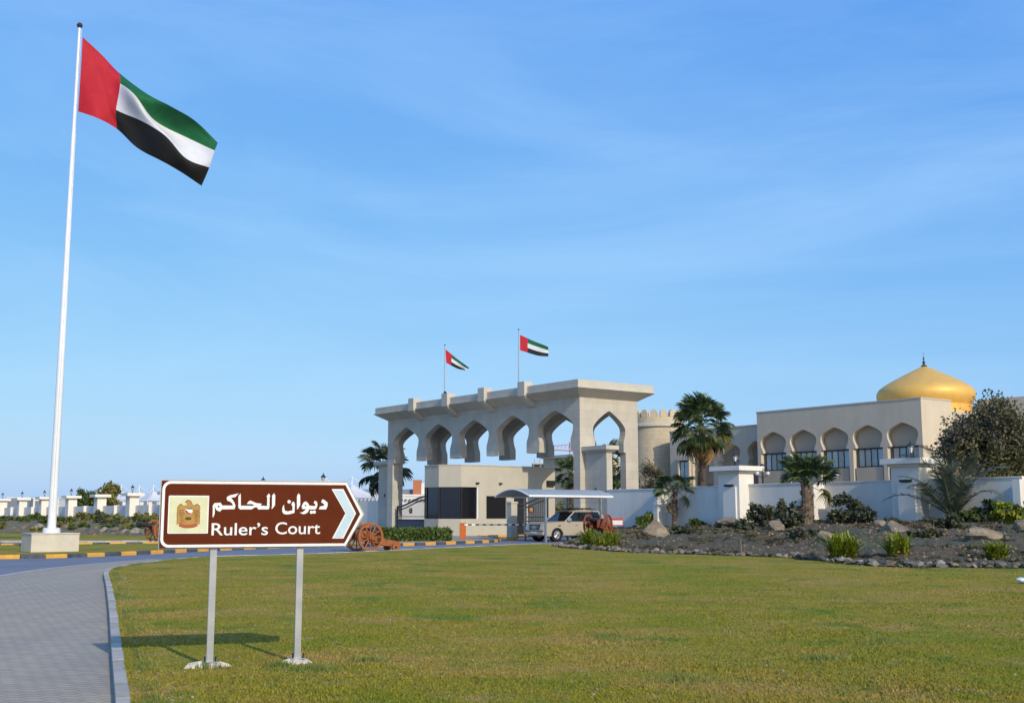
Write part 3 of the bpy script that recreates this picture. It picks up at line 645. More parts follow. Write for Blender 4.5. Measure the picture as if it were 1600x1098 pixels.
for c in (wc[0], wc[1], wc[2]):
    w = MB().box(1.40, 1.499, c-.62, c+.62, 5.7, 6.4).build('window', M['frame_dark'], wing); MB().box(1.37, 1.399, c-.52, c+.52, 5.78, 6.32).build('pane', M['window_glass'], w)
b = MB(); y = 9.35
b.box(-.28, -.002, y-.75, y-.6, 3.6, 6.55); b.box(-.28, -.002, y+.6, y+.75, 3.6, 6.55); b.box(-.34, -.002, y-.85, y+.85, 6.55, 6.85); b.build('window_surround', M['plaster'], wing)
w = MB().box(-.08, -.003, y-.55, y+.55, 4.9, 6.5).build('window', M['frame_dark'], wing)
for q in (-1, 1): MB().box(-.11, -.081, y+q*.26-.21, y+q*.26+.21, 5.0, 6.4).build('pane', M['window_glass'], w)
# round tower with merlons
TW = at(1028, 668, 112); tower = thing('round_tower', 'round sandy stone tower with rounded battlements behind the gate', 'tower', (TW.x, TW.y, 0))
b = MB(); r = 2.62
b.lathe([(r+.25, 0), (r+.05, 5), (r, 9.9)], 40); b.build('tower_wall', M['tower_stone'], tower, smooth=True)
b = MB(); b.lathe([(r, 9.9), (r+.22, 10.0), (r+.22, 10.22), (r+.02, 10.3)], 40); b.build('string_course', M['stone_trim'], tower)
b = MB(); b.lathe([(r, 10.3), (r, 10.9), (r-.3, 10.91)], 40); b.build('parapet', M['tower_stone'], tower, smooth=True)
mer = MB()
mp_ = [(-.33, 0), (.33, 0), (.33, .42), (.24, .62), (0, .74), (-.24, .62), (-.33, .42)]
mer.px(mp_, -.16, .16); mer_me = mer.mesh('merlon', M['tower_stone'])
for k in range(17):
    a = 2*math.pi*k/17; put('merlon', mer_me, tower, ((r-.16)*math.cos(a), (r-.16)*math.sin(a), 10.9), (0, 0, a))

# ------------------------------------------------------------------ guard booth under the gate
booth = thing('guard_booth', 'cream guard booth with wide black windows standing under the gate', 'booth', GA, RZ)
def plan(i):      # octagonal nose plan, inset i
    k = i*.55
    return [(3.45-i, 7.1+i), (-5.3+k*.4, 7.1+i), (-6.4+i, 8.4+k*.4), (-6.4+i, 10.3-k*.4), (-5.3+k*.4, 11.6-i), (3.45-i, 11.6-i)]
MB().pz(plan(0), .1, 1.32).build('lower_wall', M['booth'], booth)
MB().pz(plan(0), 3.61, 5.18).build('parapet', M['booth'], booth)
b = MB(); b.pz(plan(-.05), 5.181, 5.24); b.build('roof_coping', M['stone_trim'], booth)
MB().pz(plan(.14), 1.321, 3.609).build('window_glass', M['dark_glass'], booth)
y0, y1, z0, z1 = 7.1, 7.4, 1.321, 3.609
for (xa, xb, ya, yb, za, zb2) in ((-3.78, -3.05, y0, y1, z0, z1), (-3.05, -1.2, y0, y1, 2.98, z1), (-1.2, -.5, y0, y1, z0, z1), (.6, 3.45, y0, y1, z0, z1), (-.5, .6, y0, y1, 3.2, z1), (-3.78, 3.45, 11.3, 11.6, z0, z1), (3.15, 3.45, 7.401, 11.299, z0, z1)):
    MB().box(xa, xb, ya, yb, za, zb2).build('wall_section', M['booth'], booth)
for za, zb2 in ((1.33, 1.39), (2.91, 2.97)): MB().box(-3.05, -1.2, 7.15, 7.22, za, zb2).build('window_frame', M['frame_dark'], booth)
MB().box(-.45, .55, 7.07, 7.099, .15, 3.15).build('door', M['frame_dark'], booth)
for (x, y) in ((-5.24, 7.16), (-6.34, 8.42), (-6.34, 10.28), (-5.24, 11.54), (-3.83, 7.16)):
    MB().box(x-.05, x+.05, y-.05, y+.05, 1.322, 3.608).build('mullion', M['white_paint'] if x == -3.83 else M['frame_dark'], booth)
for tt in (-3.9, -1.8): MB().box(tt-.12, tt+.12, 6.94, 7.098, 3.85, 3.96).build('spotlight', M['frame_dark'], booth)
MB().box(2.6, 3.3, 6.85, 7.098, 3.8, 4.2).build('air_vent', M['frame_dark'], booth)

# ------------------------------------------------------------------ buildings beyond
def far_building(name, label, u0, u1, vt, Y, dep, m, floors=0, cols=0, rz=0):
    a = at(u0, vt, Y); c = at(u1, vt, Y); t = thing(name, label, 'building', ((a.x+c.x)/2, Y, 0), rz); w = abs(c.x-a.x)/2; h = a.z
    MB().box(-w, w, 0, dep, 0, h).build('wall', m, t); MB().box(-w-.1, w+.1, -.1, dep+.1, h, h+.25).build('roof_edge', M['coping'], t)
    for i in range(floors):
        for j in range(cols):
            x = -w+(j+.5)*2*w/cols; z = h*(i+.45)/floors+.3; ww = min(.9, w/cols*.5)
            f = MB().box(x-ww, x+ww, -.06, -.002, z, z+h/floors*.42).build('window', M['far_grey'], t)
    return t
far_building('low_house', 'white low house seen over the left wall beside the flagpole', 52, 92, 779.5, 250, 20, M['far_white'], 1, 3)
far_building('low_house', 'cream flat roofed house beyond the left wall past the flagpole', 82, 140, 783, 262, 20, M['far_beige'], 1, 4)
far_building('low_house', 'long cream building at the far left end of the boundary wall', -60, 30, 781, 300, 20, M['far_beige'], 1, 5)
far_building('low_house', 'grey roofed hall between pillars at the far left', 12, 46, 778, 280, 20, M['far_grey'], 1, 3)
far_building('low_house', 'white low building behind the tensile shades', 182, 262, 777, 230, 18, M['far_white'], 1, 6)
hb = far_building('low_house', 'white walled compound house seen through the left arch of the gate', 548, 668, 775, 150, 14, M['far_white'], 0, 0)
t = hb
MB().box(-5.5, 5.8, 2.0, 2.3, 4.1, 4.9).build('roof_screen', M['far_grey'], t)
for k in range(22): MB().box(-5.4+k*.5, -5.15+k*.5, -.35, -.11, 3.4, 3.62).build('rafter_end', M['far_grey'], t)
b = MB().box(3.0, 4.1, 1.0, 2.0, 4.25, 6.1).build('chimney', M['brick_red'], t)
MB().box(4.1, 5.6, 1.0, 3.0, 4.25, 5.7).build('roof_room', M['far_white'], t)
tb = far_building('apartment_block', 'white apartment block with small balconies seen past the booth', 862, 893, 742, 240, 14, M['far_white'], 0, 0)
wv = (at(893, 742, 240).x-at(862, 742, 240).x)/2
for i in range(4):
    for j in range(3): MB().box(-wv+.5+j*1.4, -wv+1.2+j*1.4, -.06, -.002, 1.5+i*2, 2.4+i*2).build('window', M['far_grey'], tb)
cs = thing('construction_frame', 'unfinished concrete building frame with open floors behind the apartment block', 'building', (at(868, 720, 300).x, 300, 0))
for i in range(5): MB().box(-6.0, 6.0, 0, 14, 3.0*i+2.6, 3.0*i+2.95).build('floor_slab', M['far_beige'], cs)
for i in range(4):
    for x in np.linspace(-5.8, 5.8, 7): MB().box(x-.2, x+.2, .3, .7, 3.0*i+2.951, 3.0*i+5.599).build('column', M['far_grey'], cs)
for x in np.linspace(-5.5, 5.5, 9): MB().box(x-.07, x+.07, .4, .54, 14.951, 15.9).build('rebar_post', M['far_grey'], cs)
MB().box(-6, 6, 13.5, 13.8, 2.951, 14.599).build('rear_wall', M['far_grey'], cs)
MB().box(.6, 2.2, -.6, -.01, 0, 15.5).build('hoist_shaft', M['brick_red'], cs)
cr = thing('tower_crane', 'red and white tower crane over the unfinished building', 'crane', (at(893, 700, 310).x, 310, 0))
b = MB()
for sx in (-.5, .5):
    for sy in (-.5, .5): b.tube([(sx, sy, 0), (sx, sy, 21)], .09, 5)
for k in range(14): b.tube([(-.5, -.5, k*1.5), (.5, -.5, k*1.5+1.5)], .05, 4); b.tube([(-.5, .5, k*1.5+1.5), (-.5, -.5, k*1.5)], .05, 4)
b.build('mast', M['red_paint'], cr)
b = MB(); b.tube([(-12, 0, 19.2), (5, 0, 18.3)], .12, 5); b.tube([(-12, 0, 19.3), (0, 0, 20.3), (5, 0, 18.6)], .08, 5)
for k in range(12): b.tube([(-11+k*1.0, 0, 19.15), (-10.5+k*1.0, 0, 19.4+k*.07)], .05, 4)
b.build('jib', M['red_paint'], cr)
lit = thing('side_building', 'sunlit yellow beige building glimpsed through the side arch of the gate', 'building', (6.4, 121, 0), RZ)
MB().box(0, 6.6, 0, 5, 0, 7.6).build('wall', M['tower_stone'], lit); MB().box(-.2, 6.8, -.2, 5.2, 7.601, 7.9).build('roof_edge', M['stone_trim'], lit)
for k in range(2): MB().box(1.2+k*2.6, 2.4+k*2.6, -.06, -.002, 4.5, 6.2).build('window', M['frame_dark'], lit)
# tensile parking shades behind the left wall and by the gate
def tensile(u, v, Y, hw, label, h_mast):
    p = at(u, v, Y); t = thing('parking_shade', label, 'shade canopy', (p.x, Y, 0), RZ, 'white tensile parking shades')
    zt = p.z
    MB().tube([(0, 0, 0), (0, 0, zt)], [.14, .07], 8).build('mast', M['white_paint'], t)
    b = MB(); z0 = zt*.58; top = (0, 0, zt*.86); N = 5
    cor = [(-2.5, -hw, z0), (2.5, -hw, z0), (2.5, hw, z0), (-2.5, hw, z0)]
    for i in range(4):
        A_ = Vector(cor[i]); B_ = Vector(cor[(i+1) % 4]); T_ = Vector(top); rows = []
        for r_ in range(N+1):
            f = r_/N; k = f**1.7
            rows.append([A_.lerp(B_, j/6).lerp(T_, f)-Vector((0, 0, (top[2]-z0)*(f-k))) for j in range(7)])
        vs = [q for r_ in rows for q in r_]
        b.add(vs, [(r_*7+j, r_*7+j+1, (r_+1)*7+j+1, (r_+1)*7+j) for r_ in range(N) for j in range(6)])
    b.build('fabric', M['canvas'], t, smooth=True)
    b = MB()
    for c in cor: b.tube([(0, 0, zt*.98), (c[0], c[1], z0)], .04, 5); b.tube([(c[0], c[1], 0), (c[0], c[1], z0)], .06, 6)
    b.build('cables_and_posts', M['white_paint'], t)
tensile(190, 757, 200, 4.5, 'white tensile parking shade beyond the far wall beside the olive tree', 0)
tensile(218, 758, 195, 4.5, 'white tensile parking shade beyond the far wall behind a lantern pillar', 0)
tensile(240, 757, 190, 4.5, 'white tensile parking shade beyond the far wall just left of the brown sign', 0)
tensile(508, 745, 150, 3.5, 'white tensile parking shade peeking above the brown sign', 0)
tensile(550, 744, 128, 4.2, 'white tensile parking shade between the brown sign and the gate', 0)

# ------------------------------------------------------------------ vegetation
def fan_mesh(name, m, rnd, Lp=1.15, rad=.72, n=22, span=235, droop=.35):
    """fan palm frond: petiole along +x, then a pleated fan of leaflets with split, drooping tips"""
    b = MB(); b.tube([(0, 0, 0), (Lp*.5, 0, .05), (Lp, 0, .02)], [.03, .02, .014], 5)
    for k in range(n):
        a = R(-span/2+span*k/(n-1)); a2 = R(span/(n-1))*.5; r = rad*(.82+.25*math.cos(a*.55))*rnd.uniform(.9, 1.06)
        c = Vector((Lp, 0, .02)); d = Vector((math.cos(a), math.sin(a), 0)); l_ = Vector((math.cos(a-a2), math.sin(a-a2), 0)); rr = Vector((math.cos(a+a2), math.sin(a+a2), 0))
        zup = Vector((0, 0, .10*abs(math.sin(a)))); tw = rnd.uniform(-.03, .03)
        w = .75
        m1 = c+d*r*.55+zup*.6; tip = c+d*r+zup*.6-Vector((0, 0, droop*r*rnd.uniform(.5, 1.2)))
        vs = [c, c+l_*r*.52*1+zup*.5, m1+Vector((0, 0, .03)), c+rr*r*.52+zup*.5, c+d*r*.82+zup*.5+Vector((-d.y, d.x, 0))*.015+Vector((0, 0, -droop*r*.3)), tip]
        b.add(vs, [(0, 1, 2), (0, 2, 3), (1, 4, 2), (2, 4, 3), (1, 5, 4), (4, 5, 3)])
    return b.mesh(name, m)
rg = random.Random(3)
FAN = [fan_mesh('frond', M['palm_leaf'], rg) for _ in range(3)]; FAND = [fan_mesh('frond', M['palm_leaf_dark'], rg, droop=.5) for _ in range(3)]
FANY = [fan_mesh('frond', M['palm_yellow'], rg, droop=.8) for _ in range(2)]; FANX = [fan_mesh('frond', M['palm_dry'], rg, droop=1.1, n=16, span=160) for _ in range(2)]
def trunk_mesh(h, r0, r1, rnd, boots=True):
    b = MB(); n = 12; K = max(6, int(h/.18))
    pts = [(.05*math.sin(i*.4), .04*math.cos(i*.5), h*i/K) for i in range(K+1)]
    b.tube(pts, [r0+(r1-r0)*i/K+(.012 if i % 2 else 0) for i in range(K+1)], n)
    if boots:
        for i in range(int(h*26)):
            z = rnd.uniform(.05, h); a = rnd.uniform(0, 6.283); r = r0+(r1-r0)*z/h; d = Vector((math.cos(a), math.sin(a), 0)); s_ = Vector((-d.y, d.x, 0))*.045
            p = d*(r-.02)+Vector((0, 0, z)); tp = d*(r+rnd.uniform(.06, .14))+Vector((0, 0, z+rnd.uniform(.10, .22)))
            b.add([p-s_, p+s_, tp+s_*.6, tp-s_*.6, p+Vector((0, 0, .09))-s_, p+Vector((0, 0, .09))+s_], [(0, 1, 2, 3), (3, 2, 5, 4), (0, 3, 4), (1, 5, 2)])
    return b
def fan_palm(base, h, r0, r1, nf, size, label, leaf, seed, emin=-35, emax=80, dry=4, yellow=2, group='fan palms'):
    rnd = random.Random(seed); t = thing('fan_palm', label, 'palm tree', base, rnd.uniform(0, 6), group)
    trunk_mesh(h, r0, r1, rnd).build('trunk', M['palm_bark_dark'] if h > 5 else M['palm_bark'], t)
    for k in range(nf+dry+yellow):
        if k < nf: f = k/(nf-1); el = emin+(emax-emin)*f; me = leaf[k % 3]
        elif k < nf+yellow: el = rnd.uniform(-55, -25); me = FANY[k % 2]
        else: el = rnd.uniform(-85, -60); me = FANX[k % 2]
        az = k*2.39996+rnd.uniform(-.25, .25); o = put('frond', me, t, (0, 0, h-.05+rnd.uniform(-.15, .12)*size), (R(rnd.uniform(-35, 35)), -R(el+rnd.uniform(-8, 8)), az), size*rnd.uniform(.85, 1.12))
    return t
p = at(1098, 757, 84); fan_palm((p.x, p.y, 0), 8.0, .28, .22, 46, 1.36, 'tall fan palm with a dense dark crown behind the wall', FAN, 11, -58, 85, 6, 3)
p = hit_bed(1055, 803); fan_palm((p.x, p.y, p.z-.05), 2.45, .17, .13, 17, .80, 'small fan palm with a flat crown on the bed before the wall', FAN, 12, -8, 45, 1, 1)
p = hit_bed(1262, 819); fan_palm((p.x, p.y, p.z-.05), 2.15, .36, .27, 28, 1.0, 'stout fan palm with rough trunk and upswept crown on the bed', FAN, 13, 14, 78, 1, 1)
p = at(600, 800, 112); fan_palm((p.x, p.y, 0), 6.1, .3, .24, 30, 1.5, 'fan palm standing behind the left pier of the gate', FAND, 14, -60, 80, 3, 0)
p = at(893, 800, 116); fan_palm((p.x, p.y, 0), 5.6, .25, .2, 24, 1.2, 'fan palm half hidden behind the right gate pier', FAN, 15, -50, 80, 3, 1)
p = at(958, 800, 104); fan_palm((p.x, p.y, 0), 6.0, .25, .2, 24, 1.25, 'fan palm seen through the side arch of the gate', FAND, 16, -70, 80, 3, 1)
p = at(965, 800, 99); fan_palm((p.x, p.y, 0), 3.3, .2, .18, 22, 1.1, 'low fan palm under the taller one beyond the side arch', FAN, 17, -60, 80, 2, 1)

def pinnate_mesh(name, m, rnd, Ln=3.4, arch_=.9):
    b = MB(); N = 26; pts = []
    for i in range(N+1):
        f = i/N; pts.append(Vector((Ln*f*(1-.12*f*f), 0, arch_*(1.1*f-1.25*f*f*f))))
    b.tube(pts, [.035*(1-.85*i/N)+.004 for i in range(N+1)], 5)
    for i in range(3, N+1):
        f = i/N; ll = .62*math.sin(math.pi*min(1, .12+f*.86))**.6*rnd.uniform(.85, 1.1); d = (pts[i]-pts[i-1]).normalized()
        for sgn in (-1, 1):
            for q in (0, .5):
                base = pts[i]-(pts[i]-pts[i-1])*q; v = (d*.62+Vector((0, sgn*.8, .18*rnd.uniform(-.5, 1.6)))).normalized(); tip = base+v*ll-Vector((0, 0, .1*ll)); w_ = d*.022
                mid = base.lerp(tip, .5)+Vector((0, 0, .03))
                b.add([base-w_, mid-w_*1.1, tip, mid+w_*1.1, base+w_], [(0, 1, 3, 4), (1, 2, 3)])
    return b.mesh(name, m)
PIN = [pinnate_mesh('frond', M['date_leaf'], rg, 3.3+.3*k, .8+.35*k) for k in range(3)]
def date_palm(base, label, n, seed, sc=1.):
    rnd = random.Random(seed); t = thing('date_palm', label, 'palm tree', base, 0)
    b = trunk_mesh(.5, .34, .25, rnd); b.build('trunk', M['palm_bark'], t)
    for k in range(n):
        f = k/(n-1); el = 14+66*f**1.1; az = k*2.39996+.4
        put('frond', PIN[k % 3], t, (.1*math.cos(az), .1*math.sin(az), .4), (R(rnd.uniform(-25, 25)), -R(el), az), sc*rnd.uniform(.85, 1.08))
p = hit_bed(1489, 806); date_palm((p.x, p.y, p.z-.15), 'young feathery date palm fanning out from the bed before the wall', 22, 5, 1.08)

def leaves(centres, radii, n, size, rnd, m, name, shell=.6, flat=1.0, narrow=.5):
    """numpy leaf cards spread through ellipsoidal clumps -> one mesh"""
    C = []; 
    w = np.array([r[0]*r[1]*r[2] for r in radii])**(2/3.); w = w/w.sum(); cnt = np.maximum(3, (w*n).astype(int))
    for c, r, k in zip(centres, radii, cnt):
        d = rnd.normal(size=(k, 3)); d /= np.linalg.norm(d, axis=1)[:, None]; rad = shell+(1-shell)*rnd.random((k, 1)); rad *= (.82+.36*rnd.random((k, 1)))
        C.append(np.array(c)+d*rad*np.array(r))
    C = np.vstack(C); k = len(C)
    a = rnd.normal(size=(k, 3)); a[:, 2] *= flat; a /= np.linalg.norm(a, axis=1)[:, None]; h = rnd.normal(size=(k, 3)); bb = np.cross(a, h); bb /= np.linalg.norm(bb, axis=1)[:, None]
    s = size*(.6+.8*rnd.random((k, 1))); A = a*s; B = bb*s*narrow
    V = np.stack([C-A, C-A*.1+B, C+A, C-A*.1-B], axis=1).reshape(-1, 3); F = np.arange(4*k).reshape(-1, 4)
    return np_mesh(name, V, F, m)
def clumps(rx, ry, rz, n, rnd, cr=.38, base=0.):
    cs = []; rs_ = []
    for k in range(n):
        d = rnd.normal(size=3); d /= np.linalg.norm(d); q = rnd.random()**.4
        c = d*np.array([rx, ry, rz])*q*(1-cr*.6); c[2] = max(c[2], base-rz*.9)
        f = cr*rnd.uniform(.6, 1.2); cs.append(c); rs_.append((rx*f, ry*f, rz*f))
    return cs, rs_
def shrub(base, rx, rz, label, m, seed, n=700, size=.09, group=None, name='shrub', cat='shrub', ncl=14, narrow=.5):
    rnd = np.random.default_rng(seed); cs, r_ = clumps(rx, rx*.85, rz, ncl, rnd)
    cs = [(c[0]*1.12, c[1]*1.1, max((c[2]+rz*.8)*rnd.uniform(.55, 1.22), .05)) for c in cs]; r_ = [(a_*rnd.uniform(.55, 1.2), b_*rnd.uniform(.55, 1.2), c_*rnd.uniform(.5, 1.3)) for a_, b_, c_ in r_]
    me = leaves(cs, r_, n, size, rnd, m, name, shell=.25, narrow=narrow)
    t = thing(name, label, cat, base, 0, group); put('foliage', me, t)
    b = MB()
    for c in cs[:7]: b.tube([(0, 0, -.1), (c[0]*.5, c[1]*.5, c[2]*.5), tuple(c)], [.03, .018, .008], 5)
    b.build('stem', M['bark'], t); return t
def tree(base, zc, rx, rz, label, m, seed, n=9000, size=.13, ncl=60, trunk_r=.2):
    rnd = np.random.default_rng(seed); cs, r_ = clumps(rx, rx, rz, ncl, rnd, .34); cs = [(c[0], c[1], c[2]+zc) for c in cs]
    t = thing('tree', label, 'tree', base); put('crown', leaves(cs, r_, n, size, rnd, m, 'crown', shell=.45), t)
    b = MB(); fork = max(.8, zc-rz*.75); b.tube([(0, 0, -.1), (.08, .03, fork*.5), (0, 0, fork)], [trunk_r*1.3, trunk_r, trunk_r*.85], 10)
    for c in cs[::5]: b.tube([(0, 0, fork-.05), (c[0]*.4, c[1]*.4, fork+(c[2]-fork)*.45), c], [trunk_r*.5, trunk_r*.3, .02], 6)
    b.build('trunk', M['bark'], t); return t
p = at(1546, 688, 68); tree((p.x, 68, 0), 5.85, 2.95, 2.75, 'big round dark leaved tree behind the wall beside the palace', M['tree_dark'], 21, 26000, .105, 85)
p = at(1600, 715, 70); tree((p.x, 70, 0), 4.6, 2.2, 2.3, 'olive leaved tree beside the big round dark one', M['shrub_mid'], 29, 5000, .13, 40)
p = at(168, 773, 190); tree((p.x, 190, 0), 4.6, 2.4, 3.0, 'taller olive tree above the far left wall', M['shrub_yellow'], 22, 2600, .26, 30)
p = at(137, 775, 192); tree((p.x, 192, 0), 4.0, 2.2, 2.6, 'lower olive tree above the far left wall', M['shrub_mid'], 23, 2400, .26, 30)
p = at(1019, 720, 92); shrub((p.x, 92, 2.0), 1.5, 2.3, 'tall dry twiggy bush before the round tower', M['dry_twig'], 24, 7000, .10, None, 'dry_bush', 'bush', 30, .4)
p = at(1030, 735, 90); shrub((p.x, 90, 2.2), 1.3, 1.0, 'low dry bush over the wall below the tower', M['shrub_yellow'], 25, 1100, .09, None, 'dry_bush', 'bush', 16)
p = at(1002, 738, 89); shrub((p.x, 89, 1.8), .7, 1.1, 'small yellow green bush beside the gate over the wall', M['shrub_mid'], 26, 700, .09, None, 'dry_bush', 'bush', 12)
p = at(880, 770, 100); shrub((p.x, 100, .3), 1.6, 1.5, 'yellow green bush seen above the parked car', M['shrub_yellow'], 27, 900, .11)
# terrace plants over the near wall
for k, (u, v) in enumerate([(1225, 750), (1245, 752), (1110, 758), (1290, 752), (1385, 748), (1345, 751)]):
    p = at(u, v, 76); shrub((p.x, 76, p.z-.55), .5, .38, 'small leafy plant just showing over the white wall', M['shrub_mid'], 40+k, 160, .09, 'plants behind the white wall', ncl=7)
# dark and green shrubs on the near bed
for k, (u, v, w_, h_, mk, n, lab) in enumerate([
    (1196, 822, 34, 26, 'shrub_dark', 900, 'dark leafy shrub below the capped wall pillar'),
    (1228, 824, 30, 30, 'shrub_dark', 900, 'dark bronze shrub at the foot of the stout palm'),
    (1320, 816, 40, 34, 'shrub_dark', 1100, 'broad dark shrub against the white wall right of the stout palm'),
    (1355, 818, 26, 20, 'shrub_dark', 500, 'small dark shrub beside the wide boulder'),
    (1020, 818, 34, 20, 'strap', 500, 'fresh green shrub sprouting behind the large split boulder'),
    (1090, 808, 26, 12, 'shrub_mid', 350, 'low green tuft along the wall behind the small palm'),
    (1395, 818, 22, 10, 'shrub_dark', 260, 'flat dark shrub below the date palm'),
    (1520, 812, 44, 20, 'shrub_mid', 800, 'green shrub right of the date palm stem'),
    (1570, 818, 40, 24, 'strap', 800, 'bright green shrub at the right end of the bed'),
    (1545, 806, 24, 24, 'shrub_dark', 400, 'dark upright shrub between two green ones'),
    (1600, 816, 30, 24, 'shrub_mid', 500, 'leafy shrub where the bed leaves the picture'),
    (1162, 828, 26, 12, 'shrub_dark', 350, 'sparse dark shrub on the open bank below the wall pillar'),
    (1255, 842, 34, 12, 'shrub_dark', 350, 'low dark creeper on the open soil before the stout palm'),
    (1445, 838, 30, 12, 'shrub_dark', 320, 'low dark creeper on the slope below the date palm'),
    (1480, 826, 40, 16, 'shrub_dark', 500, 'dark shrub at the foot of the date palm'),
    (1075, 834, 30, 10, 'shrub_dark', 300, 'low dry creeper beside the large split boulder')]):
    p = hit_bed(u, v); sc = p.y/FPX; shrub((p.x, p.y, p.z-.06), w_*sc*.85, h_*sc*.8, lab, M[mk], 60+k, int(n*1.25), .115, 'shrubs on the near planting bed', ncl=16)
def strap_plant(base, r, h, n, label, seed, group='strap leaved plants on the bed'):
    rnd = random.Random(seed); b = MB()
    for k in range(n):
        az = rnd.uniform(0, 6.283); o = Vector((rnd.uniform(-1, 1), rnd.uniform(-1, 1), 0))*r*.26; d = Vector((math.cos(az), math.sin(az), 0)); s_ = Vector((-d.y, d.x, 0))
        el = R(rnd.uniform(18, 86)); hh = h*rnd.uniform(.8, 1.15)*math.sin(el)**.8; out = r*rnd.uniform(.85, 1.15)*math.cos(el); w = rnd.uniform(.028, .045)*1.05; pr = None; rows = []
        for i in range(6):
            f = i/5; c = o+d*out*(f**1.5)+Vector((0, 0, hh*(f-.42*f**3.2*rnd.uniform(.6, 1.3)))); ww = w*(1-f**2.5)+.004; rows += [c-s_*ww, c+s_*ww]
        b.add(rows, [(2*i, 2*i+1, 2*i+3, 2*i+2) for i in range(5)])
    t = thing('strap_plant', label, 'plant', base, 0, group); b.build('leaves', M['strap'], t); return t
for u, v, w_, h_, n, lab in [(921, 853, 34, 36, 75, 'bright strap leaved plant before the red wheeled cannon'), (955, 853, 36, 32, 75, 'bright strap leaved plant beside the notice board'), (938, 857, 30, 26, 60, 'low strap leaved plant at the stone edging near the car'),
    (1318, 871, 64, 52, 130, 'largest bright green strap leaved plant on the near bed'), (1403, 866, 48, 46, 90, 'medium bright green strap leaved plant below the boulder'), (1556, 872, 40, 34, 80, 'small strap leaved plant at the right end of the bed')]:
    p = hit_bed(u, v); sc = p.y/FPX; strap_plant((p.x, p.y, p.z-.03), w_*sc*1.0, h_*sc*1.12, int(n*1.7), lab, int(u))
# bank plants on the left
rl = random.Random(9); LK = [('shrub_mid', 'green shrub on the left planted bank'), ('shrub_yellow', 'yellowish dry shrub on the left planted bank'), ('shrub_dark', 'dark green shrub on the left planted bank')]
for k in range(70):
    u = rl.uniform(-20, 250) if k < 44 else rl.uniform(110, 252); v = rl.uniform(810, 830) if k < 40 else rl.uniform(805, 818); p = hit_left(u, v); sc = p.y/FPX
    mk, lab = LK[rl.choice([0, 0, 0, 1, 1, 1, 1, 2])]
    shrub((p.x, p.y, p.z-.1), rl.uniform(9, 18)*sc, rl.uniform(4, 9)*sc, lab, M[mk], 200+k, 330, .2, 'shrubs on the left bank: '+mk, ncl=8)
for k in range(10):
    p = at(rl.uniform(560, 610), rl.uniform(815, 822), 100)
# hedge on the island
def hedge(x0, x1, y0, y1, label, rz, loc, n, h):
    rnd = np.random.default_rng(int(n)); k = n
    P_ = np.stack([rnd.uniform(x0, x1, k), rnd.uniform(y0, y1, k), rnd.uniform(.1, h, k)], 1); face = rnd.integers(0, 5, k)
    P_[face == 0, 0] = x0; P_[face == 1, 0] = x1; P_[face == 2, 1] = y0; P_[face >= 3, 2] = h
    P_ += rnd.normal(size=P_.shape)*.07; a = rnd.normal(size=(k, 3)); a /= np.linalg.norm(a, axis=1)[:, None]; q = np.cross(a, rnd.normal(size=(k, 3))); q /= np.linalg.norm(q, axis=1)[:, None]
    A = a*.11; B = q*.06; V = np.stack([P_-A, P_+B, P_+A, P_-B], 1).reshape(-1, 3); t = thing('hedge', label, 'hedge', loc, rz)
    put('foliage', np_mesh('foliage', V, np.arange(4*k).reshape(-1, 4), M['hedge']), t); MB().box(x0+.06, x1-.06, y0+.06, y1-.06, 0, h-.08).build('inner_twigs', M['shrub_dark'], t)
p = G(628, 846, .11); hedge(-1.9, 2.1, -.2, 2.4, 'clipped green hedge on the island beside the guard booth', .35, (p[0]+.6, p[1]+1.5, .1), 3800, .62)
p = G(590, 843, .11); hedge(-1.2, 1.3, -.5, 1.6, 'low green hedge behind the orange cannon', .3, (p[0]+.1, p[1]+2.5, .1), 1800, .55)

# ------------------------------------------------------------------ rocks, edging stones, rubble
def rock_mesh(name, m, seed, rough=.28, sub=2, flat=.7):
    rnd = random.Random(seed); bm = bmesh.new(); bmesh.ops.create_icosphere(bm, subdivisions=sub, radius=1)
    pl = [(Vector((rnd.gauss(0, 1), rnd.gauss(0, 1), rnd.gauss(0, 1))).normalized(), rnd.uniform(.42, .88)) for _ in range(13)]
    for v in bm.verts:
        c = v.co.copy()
        for nrm, dd in pl:
            e_ = c.dot(nrm)-dd
            if e_ > 0: c -= nrm*e_*.9
        c *= 1+rnd.uniform(-rough, rough)*.25; c.z *= flat; v.co = c
    me = bpy.data.meshes.new(name); bm.to_mesh(me); bm.free(); me.materials.append(m); return me
for k, (u, v, w_, h_, lab) in enumerate([(1024, 838, 54, 30, 'large split tan boulder on the bed before the small palm'), (1212, 828, 30, 20, 'pale rounded boulder among the dark shrubs'), (1395, 829, 60, 20, 'wide low tan boulder behind the strap plants'),
    (1534, 842, 62, 24, 'broad sandy boulder behind the small strap plant'), (1296, 846, 46, 20, 'tan boulder half hidden by the largest strap plant'), (1137, 822, 60, 14, 'flat weathered rock below the wall pillar'),
    (1596, 826, 34, 18, 'grey boulder at the right end of the bed'), (1372, 823, 26, 14, 'small pointed boulder left of the wide one')]):
    p = hit_bed(u, v); sc = p.y/FPX; me = rock_mesh('boulder', M['rock'], 300+k, .2, 3, 1.0)
    o = put('boulder', me, None, (p.x, p.y, p.z+h_*sc*.12), (0, 0, k*.9), (w_*sc*.55, w_*sc*.45, h_*sc*.78)); tag(o, lab, 'boulder', 'boulders on the bed')
RK = [rock_mesh('edging_stone', M[['rock_grey', 'rock_pale', 'rock_tan', 'rock_grey', 'rock_grey', 'rock_pale'][k]], 400+k, .3, 1, .6) for k in range(6)]
rs2 = random.Random(17); stones = resample(bed_edge, .30); ns = 0
